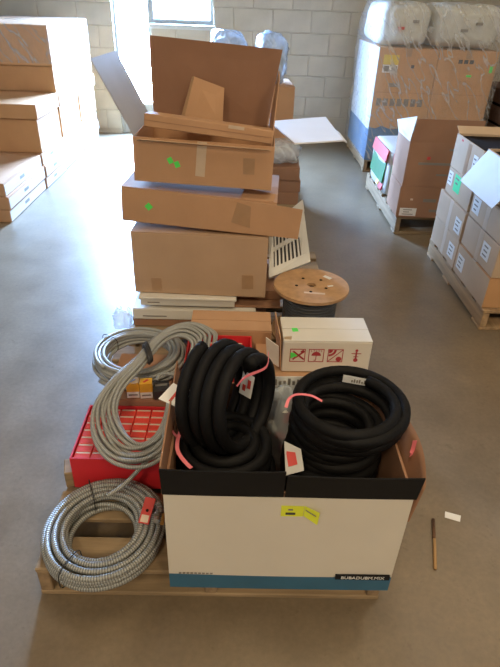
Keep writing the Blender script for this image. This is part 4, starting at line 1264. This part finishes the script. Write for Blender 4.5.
sack_patch(-0.28, 0.26, 0.29, 0.385, 'red_bag', 'red_print')
sack_patch(-0.26, 0.24, 0.11, 0.285, 'green_bag', 'green_print')
sack_patch(-0.26, -0.14, 0.05, 0.11, 'red_bag', 'red_print')
sack_patch(-0.12, -0.05, 0.06, 0.11, 'yellow_bag', 'yellow_print')
front_patch(-0.12, 0.13, 0.29, 0.38, 'red_bag', 'red_print')
front_patch(-0.12, 0.13, 0.11, 0.285, 'green_bag', 'green_print')

# ------------------------------------------------------------------ film wrapped load against the back wall
WXL, WXR, WYF, WYB = 1.285, 2.46, 5.86, 7.0
pallet('wooden pallet under the tall film wrapped load of cartons and sacks', ((WXL + WXR) / 2, (WYF + WYB) / 2, 0), WXR - WXL, WYB - WYF, 0.13)
t = thing('blue_crate', 'blue board tray at the base of the film wrapped load', 'tray', ((WXL + WXR) / 2, (WYF + WYB) / 2, 0.131))
MB().hollow(WXR - WXL, WYB - WYF, 0.30, 0.012).build('body', 'blue_board', t)
n = 18
vs, w_ = [], WXR - WXL
rnd = random.Random(4)
top = [(-w_ / 2 + w_ * k / n, 0.34 + rnd.uniform(-0.03, 0.06)) for k in range(n + 1)]
poly = [(-w_ / 2, 0.0), (w_ / 2, 0.0)] + [p for p in reversed(top)]
MB().prism(poly, -0.004, 0.004, Matrix.Translation((0, -(WYB - WYF) / 2 - 0.006, 0)) @ Matrix.Rotation(PI / 2, 4, 'X')).build('torn_front', 'blue_board', t)
G = 'cartons in the film wrapped load'
hw_ = (WXR - WXL) / 2 - 0.006
for k in range(2):
    x = WXL + 0.003 + hw_ * (k + 0.5) + 0.004 * k
    d_ = (hw_, WYB - WYF - 0.012, 0.758)
    c = carton(('printed brown carton with yellow sticker, window half of the film wrapped load', 'plain brown carton, far half of the film wrapped load')[k], (x, (WYF + WYB) / 2 + 0.006, 0.433), *d_, 0, 'card_orange', G, seam='y')
    MB().box(-hw_ / 2 + 0.002, hw_ / 2 - 0.002, -d_[1] / 2 - 0.0012, -d_[1] / 2, 0.36, 0.363).build('seam', 'card_dark', c)
    if k == 0:
        decal(c, 'yellow_sticker', 'yellow_bag', 'f', d_, -0.165, 0.655, 0.15, 0.085)
        o = decal(c, 'white_label', 'paper', 'f', d_, -0.165, 0.575, 0.15, 0.07)
        decal(c, 'print', 'ink_grey', 'f', d_, -0.20, 0.575, 0.05, 0.05, t=0.002); decal(c, 'print', 'ink_grey', 'f', d_, -0.12, 0.575, 0.05, 0.05, t=0.002)
        decal(c, 'print', 'ink', 'f', d_, 0.055, 0.60, 0.03, 0.03)
        decal(c, 'print', 'ink_grey', 'f', d_, -0.10, 0.43, 0.11, 0.035)
        for j in range(7):
            decal(c, 'print', 'ink_grey', 'f', d_, -0.23 + 0.07 * j, 0.27, 0.048, 0.07)
        MB().box(-hw_ / 2 - 0.003, -hw_ / 2, -d_[1] / 2, d_[1] / 2, 0.002, d_[2] - 0.004).build('white_side', 'side_white', c)
    else:
        for j in range(3):
            decal(c, 'print', 'ink', 'f', d_, -0.07 + 0.055 * j, 0.66, 0.04, 0.035)
        decal(c, 'green_sticker', 'green_dot', 'f', d_, 0.245, 0.60, 0.03, 0.06)
        decal(c, 'green_sticker', 'green_dot', 'f', d_, 0.04, 0.535, 0.05, 0.02)
for k, (x, hx, zz_) in enumerate(((WXL + 0.225, 0.255, 0.19), (WXR - 0.345, 0.345, 0.19))):
    t = thing('white_sack', ('white stuffed sack on the window corner of the film wrapped load', 'long white stuffed sack on the far half of the film wrapped load')[k], 'sack', (x + 0.0, WYF + 0.45, 1.197), 0, 'white sacks on the wrapped load')
    blob((0, 0, zz_), hx, 0.44, zz_, 61 + k, 36, 20, 0.09, 0.42).build('body', 'sack', t, True)
    for j, (u, zc) in enumerate(((-0.05, 0.16), (0.08, 0.22))):
        MB().box(u - 0.03, u + 0.03, -0.452, -0.435, zc - 0.012, zc + 0.012).build('print', 'red_print' if j == 0 and k == 0 else 'ink_grey', t)
# the film round the whole load
t = thing('stretch_film', 'clear stretch film wrapped round the tall load by the back wall', 'film', ((WXL + WXR) / 2, (WYF + WYB) / 2, 0.14))
nx, nz = 40, 26
vs, fs = [], []
rnd = random.Random(77)
ph = [(rnd.randint(2, 9), rnd.uniform(4, 16), rnd.uniform(0, 6)) for _ in range(8)]
W_, D_, H_ = WXR - WXL + 0.05, WYB - WYF + 0.03, 1.43
for j in range(nz + 1):
    v = j / nz
    for i in range(nx * 2):
        a = 2 * PI * i / (nx * 2)
        ca, sa = math.cos(a), math.sin(a)
        m_ = 1 / max(abs(ca), abs(sa))
        x, y = ca * m_, sa * m_
        shrink = 1.0 - (0.10 * max(0, (v - 0.8) / 0.2) ** 2)
        d = sum(math.sin(p * a + q_ * v + e) for p, q_, e in ph) / 8
        off = 0.006 + 0.012 * d
        vs.append((x * (W_ / 2 * shrink + off), y * (D_ / 2 * shrink + off), v * H_))
m2 = nx * 2
for j in range(nz):
    for i in range(m2):
        fs.append((j * m2 + i, j * m2 + (i + 1) % m2, (j + 1) * m2 + (i + 1) % m2, (j + 1) * m2 + i))
MB().add(vs, fs).build('film', 'film', t, True)

# dark crate past the wrapped load
t = thing('dark_crate', 'dark brown slatted crate against the back wall past the film wrapped load', 'crate', (2.98, 6.1, 0.0))
for k in range(5):
    MB().cbox(-0.40, 0.40, -0.35, 0.35, 0.02 + k * 0.175, 0.165 + k * 0.175, 0.01).build('board', 'dark_wood', t)
MB().box(-0.37, 0.37, -0.32, 0.32, 0.0, 0.84).build('core', 'hole', t)

# ------------------------------------------------------------------ small litter
t = thing('plastic_film_scrap', 'crumpled clear film scrap at the foot of the tall stack, by the flat cartons', 'film', (-0.59, 2.36, 0.131))
blob((0, 0, 0.05), 0.045, 0.06, 0.05, 91, 20, 12, 0.25).build('film', 'film_bag', t, True)
t = thing('wooden_stick', 'thin wooden stick lying on the bare concrete beside the hose box', 'stick', (0.698, 1.195, 0.0), R(-14.5))
MB().tube([(0, -0.105, 0.006), (0.001, -0.02, 0.006), (0, 0.10, 0.006)], 0.0055, 8).build('shaft', 'stick', t, True)
MB().tube([(0, 0.015, 0.0062), (0, 0.101, 0.0062)], 0.006, 8).build('dark_end', 'dark_wood', t, True)
t = thing('paper_scrap', 'small white paper scrap on the concrete beyond the wooden stick', 'paper', (0.80, 1.31, 0.0), R(-15))
MB().slab([(-0.028, -0.012, 0.003), (0.026, -0.015, 0.001), (0.030, 0.012, 0.004), (-0.026, 0.014, 0.006)], 0.001).build('sheet', 'paper', t)
